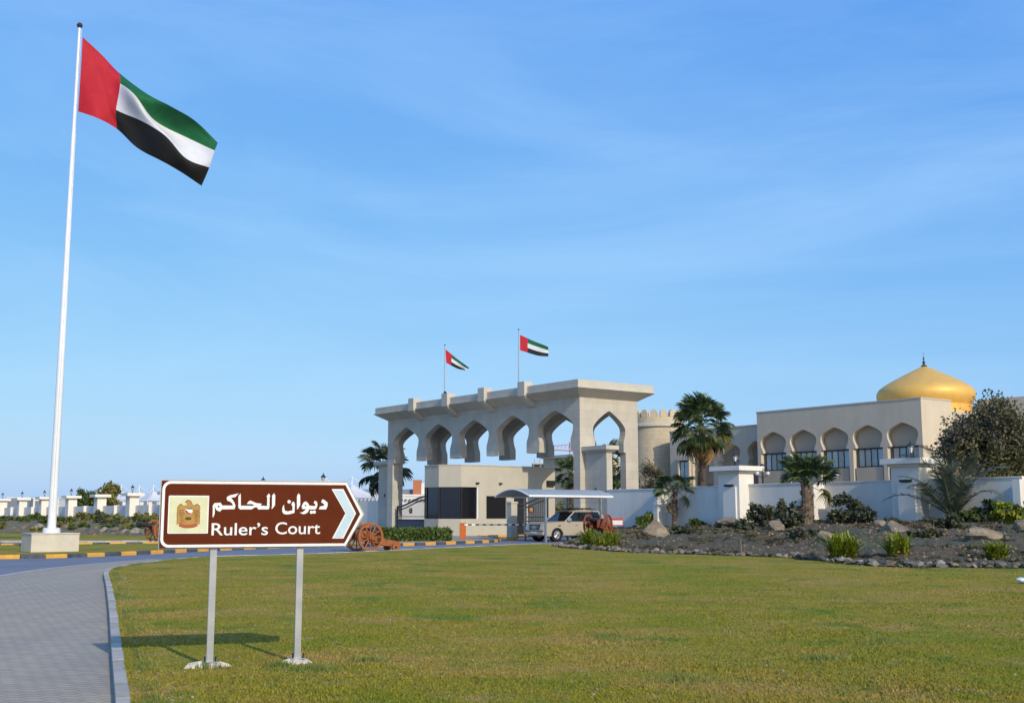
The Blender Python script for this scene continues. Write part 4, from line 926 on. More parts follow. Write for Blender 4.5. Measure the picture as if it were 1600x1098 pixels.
for i, p in enumerate(stones):
    for row in range(2 if rs2.random() < .75 else 1):
        if ns >= 290: break
        q = p+Vector((rs2.uniform(-.12, .12), rs2.uniform(-.05, .18)+row*.3, 0)); s_ = rs2.uniform(.10, .21)
        kk = rs2.randrange(6)
        lab = ['grey stone in the edging between lawn and bed', 'pale stone in the edging between lawn and bed', 'tan stone in the edging between lawn and bed'][[0, 1, 2, 0, 0, 1][kk]]
        o = put('edging_stone', RK[kk], None, (q.x, q.y, .10+s_*.3+row*.05), (rs2.uniform(-.3, .3), rs2.uniform(-.3, .3), rs2.uniform(0, 6)), (s_*1.25, s_, s_*.95)); tag(o, lab, 'stone', 'edging stones: '+lab.split()[0]); ns += 1
def rubble(name, label, pts, smin, smax, seed, m):
    rnd = random.Random(seed); V = []; F = []
    for p in pts:
        s_ = rnd.uniform(smin, smax); k = len(V); a = rnd.uniform(0, 6)
        base = [Vector((math.cos(a+j*1.57+rnd.uniform(-.3, .3))*s_, math.sin(a+j*1.57+rnd.uniform(-.3, .3))*s_*.8, -.02)) for j in range(4)]
        top = [q*rnd.uniform(.35, .7)+Vector((0, 0, s_*rnd.uniform(.5, .9))) for q in base]
        V += [tuple(p+q) for q in base+top]; F += [(k+j, k+(j+1) % 4, k+4+(j+1) % 4, k+4+j) for j in range(4)]+[(k+4, k+5, k+6, k+7)]
    return struct(put(name, np_mesh(name, V, F, m)), label, 'stuff')
pts = []
for i in range(4600):
    a = rs2.randrange(len(bv)); p = Vector(bv[a])+Vector((rs2.uniform(-.5, .5), rs2.uniform(-.5, .5), 0)); p.z = bv[a][2]
    if hnoise(p.x*.8+3, p.y*.8) > -.15: pts.append(p)
rubble('rubble', 'loose stones and clods strewn over the near bed', pts, .02, .10, 5, M['gravel'])
pts = [Vector(lv[rs2.randrange(len(lv))])+Vector((rs2.uniform(-1.5, 1.5), rs2.uniform(-1.5, 1.5), 0)) for i in range(900)]
rubble('rubble', 'pale stones scattered over the left bank', pts, .08, .30, 6, M['gravel'])
gc = []; gs = []
for i in range(1500):
    a = rs2.randrange(len(bv)); x, y, z = bv[a]
    if hnoise(x*.55-2, y*.55+1) > .02: gc.append((x+rs2.uniform(-.4, .4), y+rs2.uniform(-.4, .4), z+.03)); q_ = rs2.uniform(.12, .38); gs.append((q_, q_, .05))
struct(put('ground_cover', leaves(gc, gs, 52000, .05, np.random.default_rng(91), M['weed'], 'ground_cover', shell=.1)), 'low dark weeds and dead leaves creeping over the near bed', 'stuff')
# bank boulders
for k, (u, v) in enumerate([(210, 832), (180, 829), (163, 831), (130, 829), (228, 834), (100, 826), (60, 824), (38, 826), (195, 834), (145, 833)]):
    p = hit_left(u, v); o = put('boulder', RK[(k*5+1) % 6], None, (p.x, p.y, p.z+.15), (0, 0, k), (.75, .55, .55)); tag(o, 'pale boulder on the edge of the left bank', 'boulder', 'boulders along the left bank')

# ------------------------------------------------------------------ grass blades on the near lawn
from mathutils import geometry as _g
LP = np.array([(p.x, p.y) for p in lawn_poly])
def inside(P_):
    x, y = P_[:, 0], P_[:, 1]; r_ = np.zeros(len(P_), bool); j = len(LP)-1
    for i in range(len(LP)):
        xi, yi = LP[i]; xj, yj = LP[j]; c = ((yi > y) != (yj > y)) & (x < (xj-xi)*(y-yi)/(yj-yi+1e-12)+xi); r_ ^= c; j = i
    return r_
NBL = 300000
yy = 8.5*(64/8.5)**(RNG.random(NBL)**1.25); xx = (RNG.random(NBL)*2-1)*.50*yy; P_ = np.stack([xx, yy], 1); P_ = P_[inside(P_)]; k = len(P_)
patch = np.sin(P_[:, 0]*1.7+np.sin(P_[:, 1]*1.1)*2)*np.cos(P_[:, 1]*1.3+P_[:, 0]*.4)
hgt = (.011+.018*RNG.random(k)**2)*(1+.35*patch)*np.clip(1.15-P_[:, 1]/70, .3, 1); wd = .0035*(1+P_[:, 1]/9); a = RNG.random(k)*6.283; ln = RNG.normal(size=(k, 2))*.6*hgt[:, None]
dx = np.stack([np.cos(a), np.sin(a)], 1)*wd[:, None]
V = np.zeros((k, 3, 3)); V[:, 0, :2] = P_-dx; V[:, 1, :2] = P_+dx; V[:, 2, :2] = P_+ln; V[:, :2, 2] = LZ-.002; V[:, 2, 2] = LZ+hgt
struct(put('grass', np_mesh('grass', V.reshape(-1, 3), np.arange(3*k).reshape(-1, 3), M['grass_blade'])), 'short mown grass blades of the near lawn', 'stuff')
kp = [p for p in kerb_line if 8 < p.y < 44]; tv = []
for i in range(5200):
    p = kp[rs2.randrange(len(kp)-1)]; q = kp[min(kp.index(p)+1, len(kp)-1)]; c = p.lerp(q, rs2.random()); d = (q-p).normalized() if (q-p).length > 0 else Vector((0, 1, 0)); nr = Vector((d.y, -d.x, 0))
    if math.sin(c.y*2.1)+math.sin(c.y*5.3+1)*.7 < -.1: continue
    c = c+nr*rs2.uniform(.10, .26); h_ = rs2.uniform(.03, .075); a_ = rs2.uniform(0, 6.28); w_ = Vector((math.cos(a_), math.sin(a_), 0))*.005
    tp = c+Vector((rs2.gauss(0, .02), rs2.gauss(0, .02), 0))-nr*rs2.uniform(0, .05)
    tv += [(c.x-w_.x, c.y-w_.y, LZ-.01), (c.x+w_.x, c.y+w_.y, LZ-.01), (tp.x, tp.y, LZ+h_)]
for cx, cy, rr, nn in [(-2.0, 11.9, .35, 500), (-1.55, 12.6, .25, 300), (1.6, 11.2, .4, 450), (-2.41, 12.2, .16, 220), (-3.15, 12.1, .22, 260), (3.4, 12.8, .35, 350), (4.6, 14.5, .45, 400)]:
    for i in range(nn):
        a_ = rs2.uniform(0, 6.28); q_ = rr*abs(rs2.gauss(0, .55)); x = cx+q_*math.cos(a_); y = cy+q_*math.sin(a_)*.7; h_ = rs2.uniform(.03, .075); w_ = .006
        tv += [(x-w_, y, LZ-.01), (x+w_, y, LZ-.01), (x+rs2.gauss(0, .025), y+rs2.gauss(0, .025), LZ+h_)]
struct(put('grass_tufts', np_mesh('grass_tufts', tv, np.arange(len(tv)).reshape(-1, 3), M['tuft'])), 'longer uncut grass tufts along the kerb and on the lawn', 'stuff')
# leaf litter and pale flecks on the lawn
pts = []
for i in range(120):
    y = 9.5*(40/9.5)**rs2.random(); x = rs2.uniform(-.44, .44)*y
    if inside(np.array([[x, y]]))[0]: pts.append(Vector((x, y, LZ+.015)))
rubble('leaf_litter', 'tiny pale flecks lying on the lawn', pts, .008, .022, 8, M['rock_pale'])
# bare soil strip behind the kerb
kb = [p for p in kerb_line if 9 < p.y < 30]
pts = []
for p in kb*16:
    pts.append(p+Vector((.22+abs(rs2.gauss(0, .12)), rs2.uniform(-.5, .5), LZ+.004)))
rubble('crumbled_soil', 'pale crumbled soil along the lawn kerb', pts, .008, .026, 9, M['sand'])

# ------------------------------------------------------------------ brown direction sign
B0 = Vector((*G(327, 1041, LZ), 0)); B1 = Vector((*G(464, 1035, LZ), 0)); bd = (B1-B0).normalized(); BR = math.atan2(bd.y, bd.x)
bn = Vector((bd.y, -bd.x, 0))            # board faces the drive
sign = thing('direction_sign', 'brown tourist direction sign with white arrow, crest and two steel posts', 'sign', (B0.x, B0.y, LZ), BR)
FP = B0+bn*.075
def S1(u, v): s_, z = onplane(u, v, (FP.x, FP.y), (bd.x, bd.y)); return (s_, z-LZ)
def Z1(x, y): return S1(230+x/4.4444, 740+y/4.4444)
TL = Z1(108, 50); TR = Z1(1383, 53); TIP = Z1(1503, 280); BRr = Z1(1378, 503); BL = Z1(82, 514)
zt = (TL[1]+TR[1])/2; zb = (BL[1]+BRr[1])/2; xl = (TL[0]+BL[0])/2; xr = (TR[0]+BRr[0])/2; xt = TIP[0]; zm = (zt+zb)/2
yf = -.075      # local y of the board face
MB().py([(xl, zb), (xr, zb), (xt, zm), (xr, zt), (xl, zt)], yf, yf+.03).build('board', M['brown'], sign)
MB().py([(xl-.012, zb-.012), (xr+.004, zb-.012), (xt+.018, zm), (xr+.004, zt+.012), (xl-.012, zt+.012)], yf+.0301, yf+.05).build('edge_channel', M['galv'], sign)
def rounded(x0, x1, z0, z1, r, tipx=None, n=5):
    pts = []
    for cx, cz, a0 in ((x0+r, z0+r, 180), (x1, z0, None), (x1, z1, None), (x0+r, z1-r, 90)):
        if a0 is None:
            pts.append((cx, cz))
            if tipx and cz == z0: pts.append((tipx, (z0+z1)/2))
        else: pts += [(cx+r*math.cos(R(a0+90*j/n)), cz+r*math.sin(R(a0+90*j/n))) for j in range(n+1)]
    return pts
def ring(mb, outer, inner, y0, y1):
    n = len(outer); vs = [(p[0], y0, p[1]) for p in outer]+[(p[0], y0, p[1]) for p in inner]+[(p[0], y1, p[1]) for p in outer]+[(p[0], y1, p[1]) for p in inner]; fs = []
    for i in range(n):
        j = (i+1) % n; fs += [(i, j, n+j, n+i), (2*n+i, 3*n+i, 3*n+j, 2*n+j), (i, 2*n+i, 2*n+j, j), (n+i, n+j, 3*n+j, 3*n+i)]
    mb.add(vs, fs)
bw = .028; o_ = rounded(xl+.004, xr, zb+.004, zt-.004, .085, xt-.004); i_ = rounded(xl+.004+bw, xr-bw*.42, zb+.004+bw, zt-.004-bw, .06, xt-.004-bw*1.2)
b = MB(); ring(b, o_, i_, yf-.003, yf-.0005); b.build('white_border', M['sign_white'], sign)
b = MB(); b.py([Z1(*q) for q in ((1280, 105), (1362, 105), (1450, 273), (1362, 448), (1283, 448), (1376, 273))], yf-.004, yf-.0005); ao = b.build('arrow', M['sign_white'], sign)
b = MB(); b.py([Z1(*q) for q in ((1296, 113), (1357, 113), (1440, 273), (1357, 440), (1298, 440), (1385, 273))], yf-.0065, yf-.0041); b.build('arrow_fill', M['sign_arrow'], ao)
ar_ = sign
def lettering(name, polys, fn, dots=(), holes=()):
    b = MB()
    for pl in polys: b.py([fn(*q) for q in pl], yf-.004, yf-.0005)
    for (x, y, r) in dots: b.py([fn(x+r*math.cos(k*.5236), y+r*math.sin(k*.5236)) for k in range(12)], yf-.004, yf-.0005)
    o = b.build(name, M['sign_white'], ar_)
    if holes:
        h = MB()
        for (x, y, r) in holes: h.py([fn(x+r*math.cos(k*.785), y+r*.8*math.sin(k*.785)) for k in range(8)], yf-.0055, yf-.0042)
        h.build('counter', M['brown'], o)
Za = lambda x, y: S1(325+x/14.545, 760+y/14.545); Zb = lambda x, y: S1(420+x/14.545, 760+y/14.545)
lettering('arabic_lettering', [
    [(700, 148), (620, 235), (520, 250), (545, 275), (600, 360), (625, 430), (600, 510), (320, 515), (265, 568), (190, 530), (152, 450), (155, 560), (150, 620), (120, 695), (103, 690), (108, 480), (105, 430), (150, 370), (290, 363), (322, 425), (570, 428), (540, 370), (490, 335), (440, 320), (422, 270), (430, 230), (500, 195), (655, 160)],
    [(742, 152), (745, 250), (745, 430), (1010, 435), (1055, 418), (1000, 395), (880, 392), (920, 335), (965, 313), (1090, 370), (1222, 385), (1190, 428), (1340, 438), (1345, 245), (1328, 215), (1385, 150), (1415, 205), (1400, 240), (1396, 470), (1375, 516), (1140, 514), (1110, 466), (1060, 470), (990, 514), (730, 516), (688, 480), (688, 235), (700, 200)],
    [(1500, 148), (1528, 200), (1522, 420), (1455, 507), (1443, 500), (1453, 440), (1455, 200)]], Za, holes=[(240, 450, 24)])
lettering('arabic_lettering', [
    [(545, 338), (575, 348), (592, 400), (582, 592), (500, 617), (400, 632), (330, 612), (303, 560), (310, 460), (345, 405), (350, 480), (365, 540), (430, 560), (538, 535), (535, 440), (508, 400)],
    [(680, 152), (712, 190), (712, 420), (655, 512), (638, 510), (637, 250), (645, 190)],
    [(840, 333), (890, 368), (920, 430), (1050, 440), (1060, 400), (1018, 370), (1045, 318), (1092, 340), (1107, 400), (1087, 480), (1060, 514), (915, 514), (890, 572), (840, 612), (780, 624), (698, 590), (760, 580), (830, 530), (840, 510), (760, 507), (743, 460), (770, 388), (800, 348)],
    [(1215, 287), (1260, 298), (1332, 358), (1337, 430), (1302, 514), (1138, 514), (1160, 450), (1250, 430), (1260, 400), (1188, 350)]], Zb, dots=[(460, 340, 40), (968, 578, 38), (1032, 575, 38)], holes=[(832, 425, 20)])
def text_part(body, x0, x1, zbase, cap, parent):
    cu = bpy.data.curves.new('lettering', 'FONT'); cu.body = body; cu.size = 1; cu.offset = .008; cu.resolution_u = 5; cu.extrude = .002
    tmp = bpy.data.objects.new('tmp', cu); COL.objects.link(tmp); dg = bpy.context.evaluated_depsgraph_get(); me = bpy.data.meshes.new_from_object(tmp.evaluated_get(dg)); bpy.data.objects.remove(tmp)
    n = len(me.vertices); c = np.zeros(n*3, dtype=np.float32); me.vertices.foreach_get('co', c); c = c.reshape(-1, 3)
    base = 0.0; H = .73; sx = (x1-x0)/(c[:, 0].max()-c[:, 0].min()); X = x0+(c[:, 0]-c[:, 0].min())*sx; Zz = zbase+c[:, 1]*cap/H
    out = np.stack([X, yf-.0025-c[:, 2]*.75, Zz], 1).astype(np.float32); me.vertices.foreach_set('co', out.ravel()); me.materials.clear(); me.materials.append(M['sign_white']); me.update()
    o = put('latin_lettering', me, parent)
    return o
q0 = Z1(445, 428); q1 = Z1(838, 420); q2 = Z1(888, 420); q3 = Z1(1200, 413); capz = Z1(445, 340)[1]-q0[1]
text_part("Ruler\u2019s", q0[0], q1[0], (q0[1]+q1[1])/2, capz, sign); text_part('Court', q2[0], q3[0], (q2[1]+q3[1])/2, capz, sign)
# crest panel
e0 = Z1(150, 150); e1 = Z1(421, 413)
MB().py(rounded(e0[0], e1[0], e1[1], e0[1], .012), yf-.004, yf-.0005).build('crest_panel', M['sign_white'], sign)
cp = MB().py([(e0[0]+.012, e1[1]+.012), (e1[0]-.012, e1[1]+.012), (e1[0]-.012, e0[1]-.012), (e0[0]+.012, e0[1]-.012)], yf-.0055, yf-.0041).build('crest_field', M['cream'], sign)
Zc = lambda x, y: S1(270+x/16.892, 770+y/16.892)
eag = [(325, 250), (335, 215), (375, 185), (435, 180), (475, 210), (500, 265), (545, 310), (575, 315), (610, 285), (655, 285), (705, 335), (728, 390), (715, 520), (705, 700), (700, 830), (680, 835), (665, 800), (650, 860), (560, 900), (400, 920), (250, 905), (155, 865), (150, 800), (120, 830), (95, 835), (110, 740), (105, 560), (108, 400), (135, 340), (185, 285), (225, 280), (265, 315), (320, 325), (370, 310), (375, 270), (345, 262)]
b = MB(); b.py([Zc(*q) for q in eag], yf-.008, yf-.0056); eo = b.build('crest_eagle', M['emb_gold'], sign)
b = MB()
def line(pts, w):
    for a_, c_ in zip(pts, pts[1:]):
        A_ = Vector(Zc(*a_)); C_ = Vector(Zc(*c_)); d_ = (C_-A_).normalized(); n_ = Vector((-d_.y, d_.x))*w; b.py([tuple(A_-n_), tuple(C_-n_), tuple(C_+n_), tuple(A_+n_)], yf-.0095, yf-.0081)
for k in range(7): line([(150+k*8, 440+k*55), (215+k*12, 460+k*48), (290-k*3, 440+k*50)], .0026); line([(690-k*4, 450+k*50), (630-k*6, 475+k*45), (560+k*2, 450+k*48)], .0026)
line([(115, 400), (150, 330), (205, 290), (260, 318)], .0022); line([(720, 390), (690, 320), (640, 290), (590, 315)], .0022); line([(330, 235), (375, 188), (435, 185), (480, 220), (505, 280)], .0022)
line([(110, 500), (112, 640), (105, 800)], .002); line([(715, 500), (708, 650), (698, 810)], .002); line([(170, 870), (280, 905), (400, 915), (540, 900), (640, 860)], .0022)
b.build('crest_feathers', M['emb_dark'], eo)
b = MB(); b.py([Zc(*q) for q in [(165, 780), (280, 820), (400, 830), (540, 815), (640, 775), (645, 840), (550, 885), (400, 900), (260, 885), (165, 845)]], yf-.0112, yf-.0096); b.build('crest_ribbon', M['emb_red'], eo)
b = MB(); b.py([Zc(420+105*math.cos(k*.5236), 475+72*math.sin(k*.5236)) for k in range(12)], yf-.0110, yf-.0096); b.build('crest_shield', M['sign_white'], eo)
b = MB(); b.py([Zc(*q) for q in [(325, 450), (375, 460), (400, 505), (480, 530), (420, 545), (360, 525), (325, 490)]], yf-.0128, yf-.0111); b.build('crest_shield_red', M['flag_red'], eo)
b = MB(); b.py([Zc(*q) for q in [(370, 400), (500, 400), (515, 425), (420, 425), (350, 420)]], yf-.0128, yf-.0111); b.build('crest_shield_green', M['flag_green'], eo)
b = MB(); b.py([Zc(405+85*math.cos(k*.5236), 670+42*math.sin(k*.5236)) for k in range(12)], yf-.0110, yf-.0096); b.build('crest_boat', M['emb_dark'], eo)
# posts, clamps and footings
PS = (B1-B0).length
for k, x in enumerate((0, PS)):
    po = MB().box(x-.034, x+.034, -.028, .028, -.05, zt-.03).build('post', M['galv'], sign)
    b = MB(); b.box(x-.075, x+.075, -.07, .07, .045, .055); b.build('base_plate', M['galv'], po)
    for sx in (-.055, .055): MB().tube([(x+sx, -.05, .055), (x+sx, -.05, .11)], .009, 6).build('bolt', M['iron'], po)
    for zc in (zb+.12, zt-.15): MB().box(x-.05, x+.05, -.046, -.029, zc-.02, zc+.02).build('clamp', M['galv'], po)
    rnd = random.Random(k+50); n = 18; ou = [(x+(.27 if k == 0 else .16)*rnd.uniform(.6, 1.2)*math.cos(j*6.283/n), .14*rnd.uniform(.55, 1.25)*math.sin(j*6.283/n)) for j in range(n)]
    b = MB(); vs = [(p_[0], p_[1], -.02) for p_ in ou]+[(x+(p_[0]-x)*.8, p_[1]*.8, .024+rnd.uniform(-.012, .022)) for p_ in ou]+[(x+(p_[0]-x)*.42, p_[1]*.45, .046+rnd.uniform(-.012, .02)) for p_ in ou]
    b.add(vs, [(i, (i+1) % n, n+(i+1) % n, n+i) for i in range(n)]+[(n+i, n+(i+1) % n, 2*n+(i+1) % n, 2*n+i) for i in range(n)]+[tuple(range(2*n, 3*n))]); b.build('concrete_footing', M['concrete'], sign)

# ------------------------------------------------------------------ tall flagpole on its pedestal, and the flags
q0 = Vector((*G(48, 862.5, .08), 0)); PW = 1.95; PD = 1.6; PRZ = RZ
pc = q0+E_*PW/2+D_*PD/2
ped = thing('flagpole_pedestal', 'pale concrete block pedestal under the tall flagpole', 'pedestal', (pc.x, pc.y, .07), PRZ)
MB().box(-PW/2, PW/2, -PD/2, PD/2, 0, .74).build('plinth', M['concrete'], ped, bevel=.015); MB().box(-PW/2-.025, PW/2+.025, -PD/2-.025, PD/2+.025, .741, .79).build('top_slab', M['concrete'], ped, bevel=.01)
pole = thing('flagpole', 'very tall white tapering flagpole flying the large flag', 'flagpole', (pc.x+.03, pc.y, .861))
PY = pc.y; top = at(121, 44, PY).z-.861
b = MB(); b.lathe([(.36, 0), (.36, .16), (.30, .2), (.2, .22)], 20); 
for k in range(8): b.tube([(.31*math.cos(k*.785), .31*math.sin(k*.785), .16), (.31*math.cos(k*.785), .31*math.sin(k*.785), .21)], .02, 6)
b.build('base_flange', M['pole_white'], pole, smooth=True)
b = MB(); b.tube([(0, 0, .2), (0, 0, top*.25), (0, 0, top*.5), (0, 0, top*.501), (0, 0, top*.78), (0, 0, top*.781), (0, 0, top)], [.18, .155, .13, .12, .095, .085, .055], 20); b.build('shaft', M['pole_white'], pole, smooth=True)
b = MB(); b.lathe([(.01, -.14), (.09, -.1), (.14, 0), (.09, .1), (.01, .14)], 14, (0, 0, top+.12)); b.build('ball_finial', M['ball'], pole, smooth=True)
MB().tube([(.10, -.21, .9), (.09, -.17, top*.5), (.12, -.07, top-.1)], .010, 4).build('halyard', M['white_paint'], pole)
def patch(parent, name, m, fn, v0, v1, u0, u1, nu=40, nv=12):
    vs = []; fs = []
    for i in range(nu+1):
        for j in range(nv+1): vs.append(fn(u0+(u1-u0)*i/nu, v0+(v1-v0)*j/nv))
    for i in range(nu):
        for j in range(nv): a_ = i*(nv+1)+j; fs.append((a_, a_+nv+1, a_+nv+2, a_+1))
    return put(name, np_mesh(name, vs, fs, m, smooth=True), parent)
def cr1(p, t):
    n = len(p)-1; x = min(max(t*n, 0), n-1e-6); i = int(x); f = x-i
    p0 = p[max(i-1, 0)]; p1 = p[i]; p2 = p[i+1]; p3 = p[min(i+2, n)]
    return .5*((2*p1)+(p2-p0)*f+(2*p0-5*p1+4*p2-p3)*f*f+(3*p1-p0-3*p2+p3)*f**3)
# control grid of the large flag: columns along the fly, rows top / green-white / white-black / bottom
grid = [[(129, 58), (127, 97), (124.5, 136), (122, 174.5)], [(158, 85), (158, 115), (153, 152), (150, 184)], [(186, 114), (188, 131), (181.5, 172), (182, 201)], [(228, 146), (211, 149), (219, 188), (214, 231)],
        [(266, 166), (241, 188), (258, 212), (247, 249)], [(305, 189), (288, 213), (291, 248), (281, 268)], [(340, 223), (336, 236), (327, 262), (314.5, 290)]]
dep = [[0, 0, 0, 0], [.35, .2, .0, -.1], [.75, .15, .25, .5], [.2, -.45, .1, .6], [-.15, .35, -.35, .25], [.25, .75, .05, .35], [.75, .45, .55, .8]]
flag = thing('flag', 'large red, green, white and black flag flying from the tall pole', 'flag', (pc.x, pc.y, 0))
GV = [[at(g_[0], g_[1], PY-.1+dd)-Vector((pc.x, pc.y, 0)) for g_, dd in zip(gr, dr)] for gr, dr in zip(grid, dep)]
def flag_fn(u, v):
    cols = [cr1(c, v) for c in GV]; p_ = cr1(cols, u)
    r_ = .05*math.sin(9*u+5*v)*u+.030*math.sin(24*u-13*v)*math.sin(math.pi*min(1, u*1.05))+.016*math.sin(9*v+31*u+2*math.sin(7*u))*min(1, u*3)+.010*math.sin(21*v-17*u+3*math.sin(5*v))*min(1, u*4)+.03*math.exp(-((u*1.6-v*.55-.05)/.05)**2); return (p_.x, p_.y+r_, p_.z)
UR = 2/6
patch(flag, 'red_band', M['flag_red'], flag_fn, 0, 1, 0, UR, 26, 36)
patch(flag, 'green_stripe', M['flag_green'], flag_fn, 0, 1/3, UR, 1, 54, 12); patch(flag, 'white_stripe', M['flag_white'], flag_fn, 1/3, 2/3, UR, 1, 54, 12); patch(flag, 'black_stripe', M['flag_black'], flag_fn, 2/3, 1, UR, 1, 54, 12)
def gate_flag(u, vbase_s, vtop, corners, label_pole, label_flag, tdepth):
    # pole stands on the gate parapet at facade coordinate s
    base = gp(tdepth, vbase_s, 11.06); Y = base.y; tp = at(u, vtop, Y); x = base.x
    po = thing('flagpole', label_pole, 'flagpole', base, RZ, 'flagpoles on the gate'); H = tp.z-11.06
    MB().tube([(0, 0, .0), (0, 0, H)], [.055, .035], 10).build('shaft', M['galv'], po); MB().lathe([(.01, -.07), (.07, 0), (.01, .07)], 10, (0, 0, H+.06)).build('ball_finial', M['ball'], po)
    MB().lathe([(.13, 0), (.13, .04), (.06, .06)], 10).build('base_flange', M['galv'], po)
    fl = thing('flag', label_flag, 'flag', (x, Y, 0), 0, 'flags on the gate'); P4 = [at(a_[0], a_[1], Y-.05)-Vector((x, Y, 0)) for a_ in corners]
    def fn(uu, vv):
        t_ = P4[0].lerp(P4[1], uu); b_ = P4[3].lerp(P4[2], uu); p_ = t_.lerp(b_, vv)
        return (p_.x, p_.y+.16*math.sin(7*uu+2.5*vv)*uu+.25*uu, p_.z+.06*math.sin(6*uu+1)*(1-uu)*uu-.10*math.sin(math.pi*uu)*(.3+.7*vv))
    for nm, m, v0, v1, u0, u1 in (('red_band', 'flag_red', 0, 1, 0, .27), ('green_stripe', 'flag_green', 0, 1/3, .27, 1), ('white_stripe', 'flag_white', 1/3, 2/3, .27, 1), ('black_stripe', 'flag_black', 2/3, 1, .27, 1)): patch(fl, nm, M[m], fn, v0, v1, u0, u1, 16, 6)
def s_at(u, tdepth):       # facade coordinate whose point projects to column u
    o = gp(tdepth, 0); return onplane(u, 640, (o.x, o.y), (D_.x, D_.y))[0]
gate_flag(694, s_at(694.3, -.45), 540, [(696, 545.5), (733, 574), (726, 577.5), (697, 566.5)], 'thin flagpole on the gate roof nearer its left end', 'small drooping flag on the gate pole nearer the left end', -.45)
gate_flag(810.5, s_at(810.5, -.45), 516, [(812.5, 523), (857, 541), (857, 556), (812.5, 547)], 'thin flagpole in the middle of the gate roof', 'small streaming flag on the pole in the middle of the gate roof', -.45)

# ------------------------------------------------------------------ cannons
def cannon(loc, rz, wood, label, sc=1., barrel=True):
    t = thing('cannon', label, 'cannon', loc, rz, 'old cannons by the gate'); rw = .64*sc; tr = .62*sc
    for sy in (-1, 1):
        y = sy*tr; b = MB(); b.wheel_ring(rw*.84, rw, y-.05*sc, y+.05*sc, 28, (0, 0, rw)); w = b.build('wheel', M[wood], t)
        b = MB()
        for k in range(12):
            a_ = k*math.pi/6; b.tube([(.1*sc*math.cos(a_), y, rw+.1*sc*math.sin(a_)), (rw*.86*math.cos(a_), y, rw+rw*.86*math.sin(a_))], [.034*sc, .026*sc], 6)
        b.build('spokes', M[wood], w)
        b = MB(); b.tube([(0, y-.13*sc, rw), (0, y+.13*sc, rw)], [.12*sc, .12*sc], 14); b.tube([(0, y+sy*.131*sc, rw), (0, y+sy*.17*sc, rw)], .05*sc, 10); b.build('hub', M[wood], w)
    MB().tube([(0, -tr, rw), (0, tr, rw)], .06*sc, 8).build('axle', M[wood], t)
    for sy in (-1, 1):
        b = MB(); b.py([(.55*sc, rw-.12*sc), (.55*sc, rw+.28*sc), (.2*sc, rw+.34*sc), (-.35*sc, rw+.2*sc), (-1.0*sc, .52*sc), (-1.75*sc, .42*sc), (-1.75*sc, .18*sc), (-.9*sc, .24*sc), (-.2*sc, rw-.2*sc)], sy*.24*sc-.05*sc, sy*.24*sc+.05*sc); b.build('cheek', M[wood], t)
    b = MB(); b.box(-1.7*sc, -.95*sc, -.189*sc, .189*sc, .22*sc, .42*sc); b.build('trail_bed', M[wood], t)
    for sy in (-1, 1):
        b = MB(); b.tube([(-1.45*sc, sy*.30*sc, .17*sc), (-1.45*sc, sy*.42*sc, .17*sc)], .17*sc, 18); tw = b.build('trail_wheel', M[wood], t)
        MB().tube([(-1.45*sc, sy*.421*sc, .17*sc), (-1.45*sc, sy*.45*sc, .17*sc)], .05*sc, 10).build('hub', M['cannon'], tw)
    br = MB(); br.lathe([(.05*sc, -.82*sc), (.09*sc, -.78*sc), (.05*sc, -.7*sc), (.18*sc, -.66*sc), (.19*sc, -.55*sc), (.165*sc, -.5*sc), (.15*sc, .2*sc), (.165*sc, .22*sc), (.14*sc, .28*sc), (.11*sc, 1.25*sc), (.14*sc, 1.32*sc), (.14*sc, 1.42*sc), (.06*sc, 1.43*sc)], 20)
    br.build('barrel', M['cannon'], t, smooth=True, loc=(0, 0, rw+.26*sc), rot=(0, R(86), 0)); return t
back = RZ+math.pi
p = G(566, 861, .01); cannon((p[0], p[1]+.35, .002), back, 'wood', 'orange painted wooden cannon beside the brown sign')
p = G(232, 846, .05); cannon((p[0]+.3, p[1]+1.0, .052), back+.08, 'wood', 'reddish orange cannon on the verge left of the brown sign')
p = hit_bed(933, 838); cannon((p.x+.1, p.y+.6, p.z+.0), back+.42, 'wood_red', 'dark red wheeled cannon between the car and the strap plants', .95)

# ------------------------------------------------------------------ the parked car under its shade
cn = gp(0, 0, 0, Vector((1.03, 68.0, 0)))
carc = Vector((1.03, 68.0, 0))+E_*4.2+D_*1.72
car = thing('parked_car', 'sand coloured off road car parked under the curved shade', 'car', (carc.x, carc.y, 0), back)
LH, WH = 2.5, .97
def arc(cx, cz, r, a0, a1, n=8): return [(cx+r*math.cos(R(a0+(a1-a0)*k/n)), cz+r*math.sin(R(a0+(a1-a0)*k/n))) for k in range(n+1)]
AX = (1.52, -1.52); WR = .42
low = [(-LH, .45), (-LH, 1.0), (-2.44, 1.19)]+[(-1.9, 1.22), (.95, 1.23), (1.15, 1.22), (2.15, 1.17), (2.40, 1.08), (LH, .86), (LH, .45), (2.3, .34)]
bot = arc(AX[0], .40, .50, -8, 188)+[(.9, .30), (-.9, .30)]+arc(AX[1], .40, .50, -8, 188)+[(-2.2, .36)]
def loft(mb, prof, ys, mi=0):      # prof in x,z ; ys: list of (y, shrink)
    n = len(prof); vs = []
    for y, f, dz in ys:
        for x, z in prof: vs.append((x*f, y, z if z < .5 else z-dz))
    fs = [(k*n+i, k*n+(i+1) % n, (k+1)*n+(i+1) % n, (k+1)*n+i) for k in range(len(ys)-1) for i in range(n)]+[tuple(range(n-1, -1, -1)), tuple(range((len(ys)-1)*n, len(ys)*n))]
    mb.add(vs, fs, mi)
b = MB(); loft(b, low+bot, [(-WH, .975, .05), (-WH+.05, .99, .015), (-WH+.18, 1, 0), (WH-.18, 1, 0), (WH-.05, .99, .015), (WH, .975, .05)]); b.build('body', M['carpaint'], car, smooth=True)
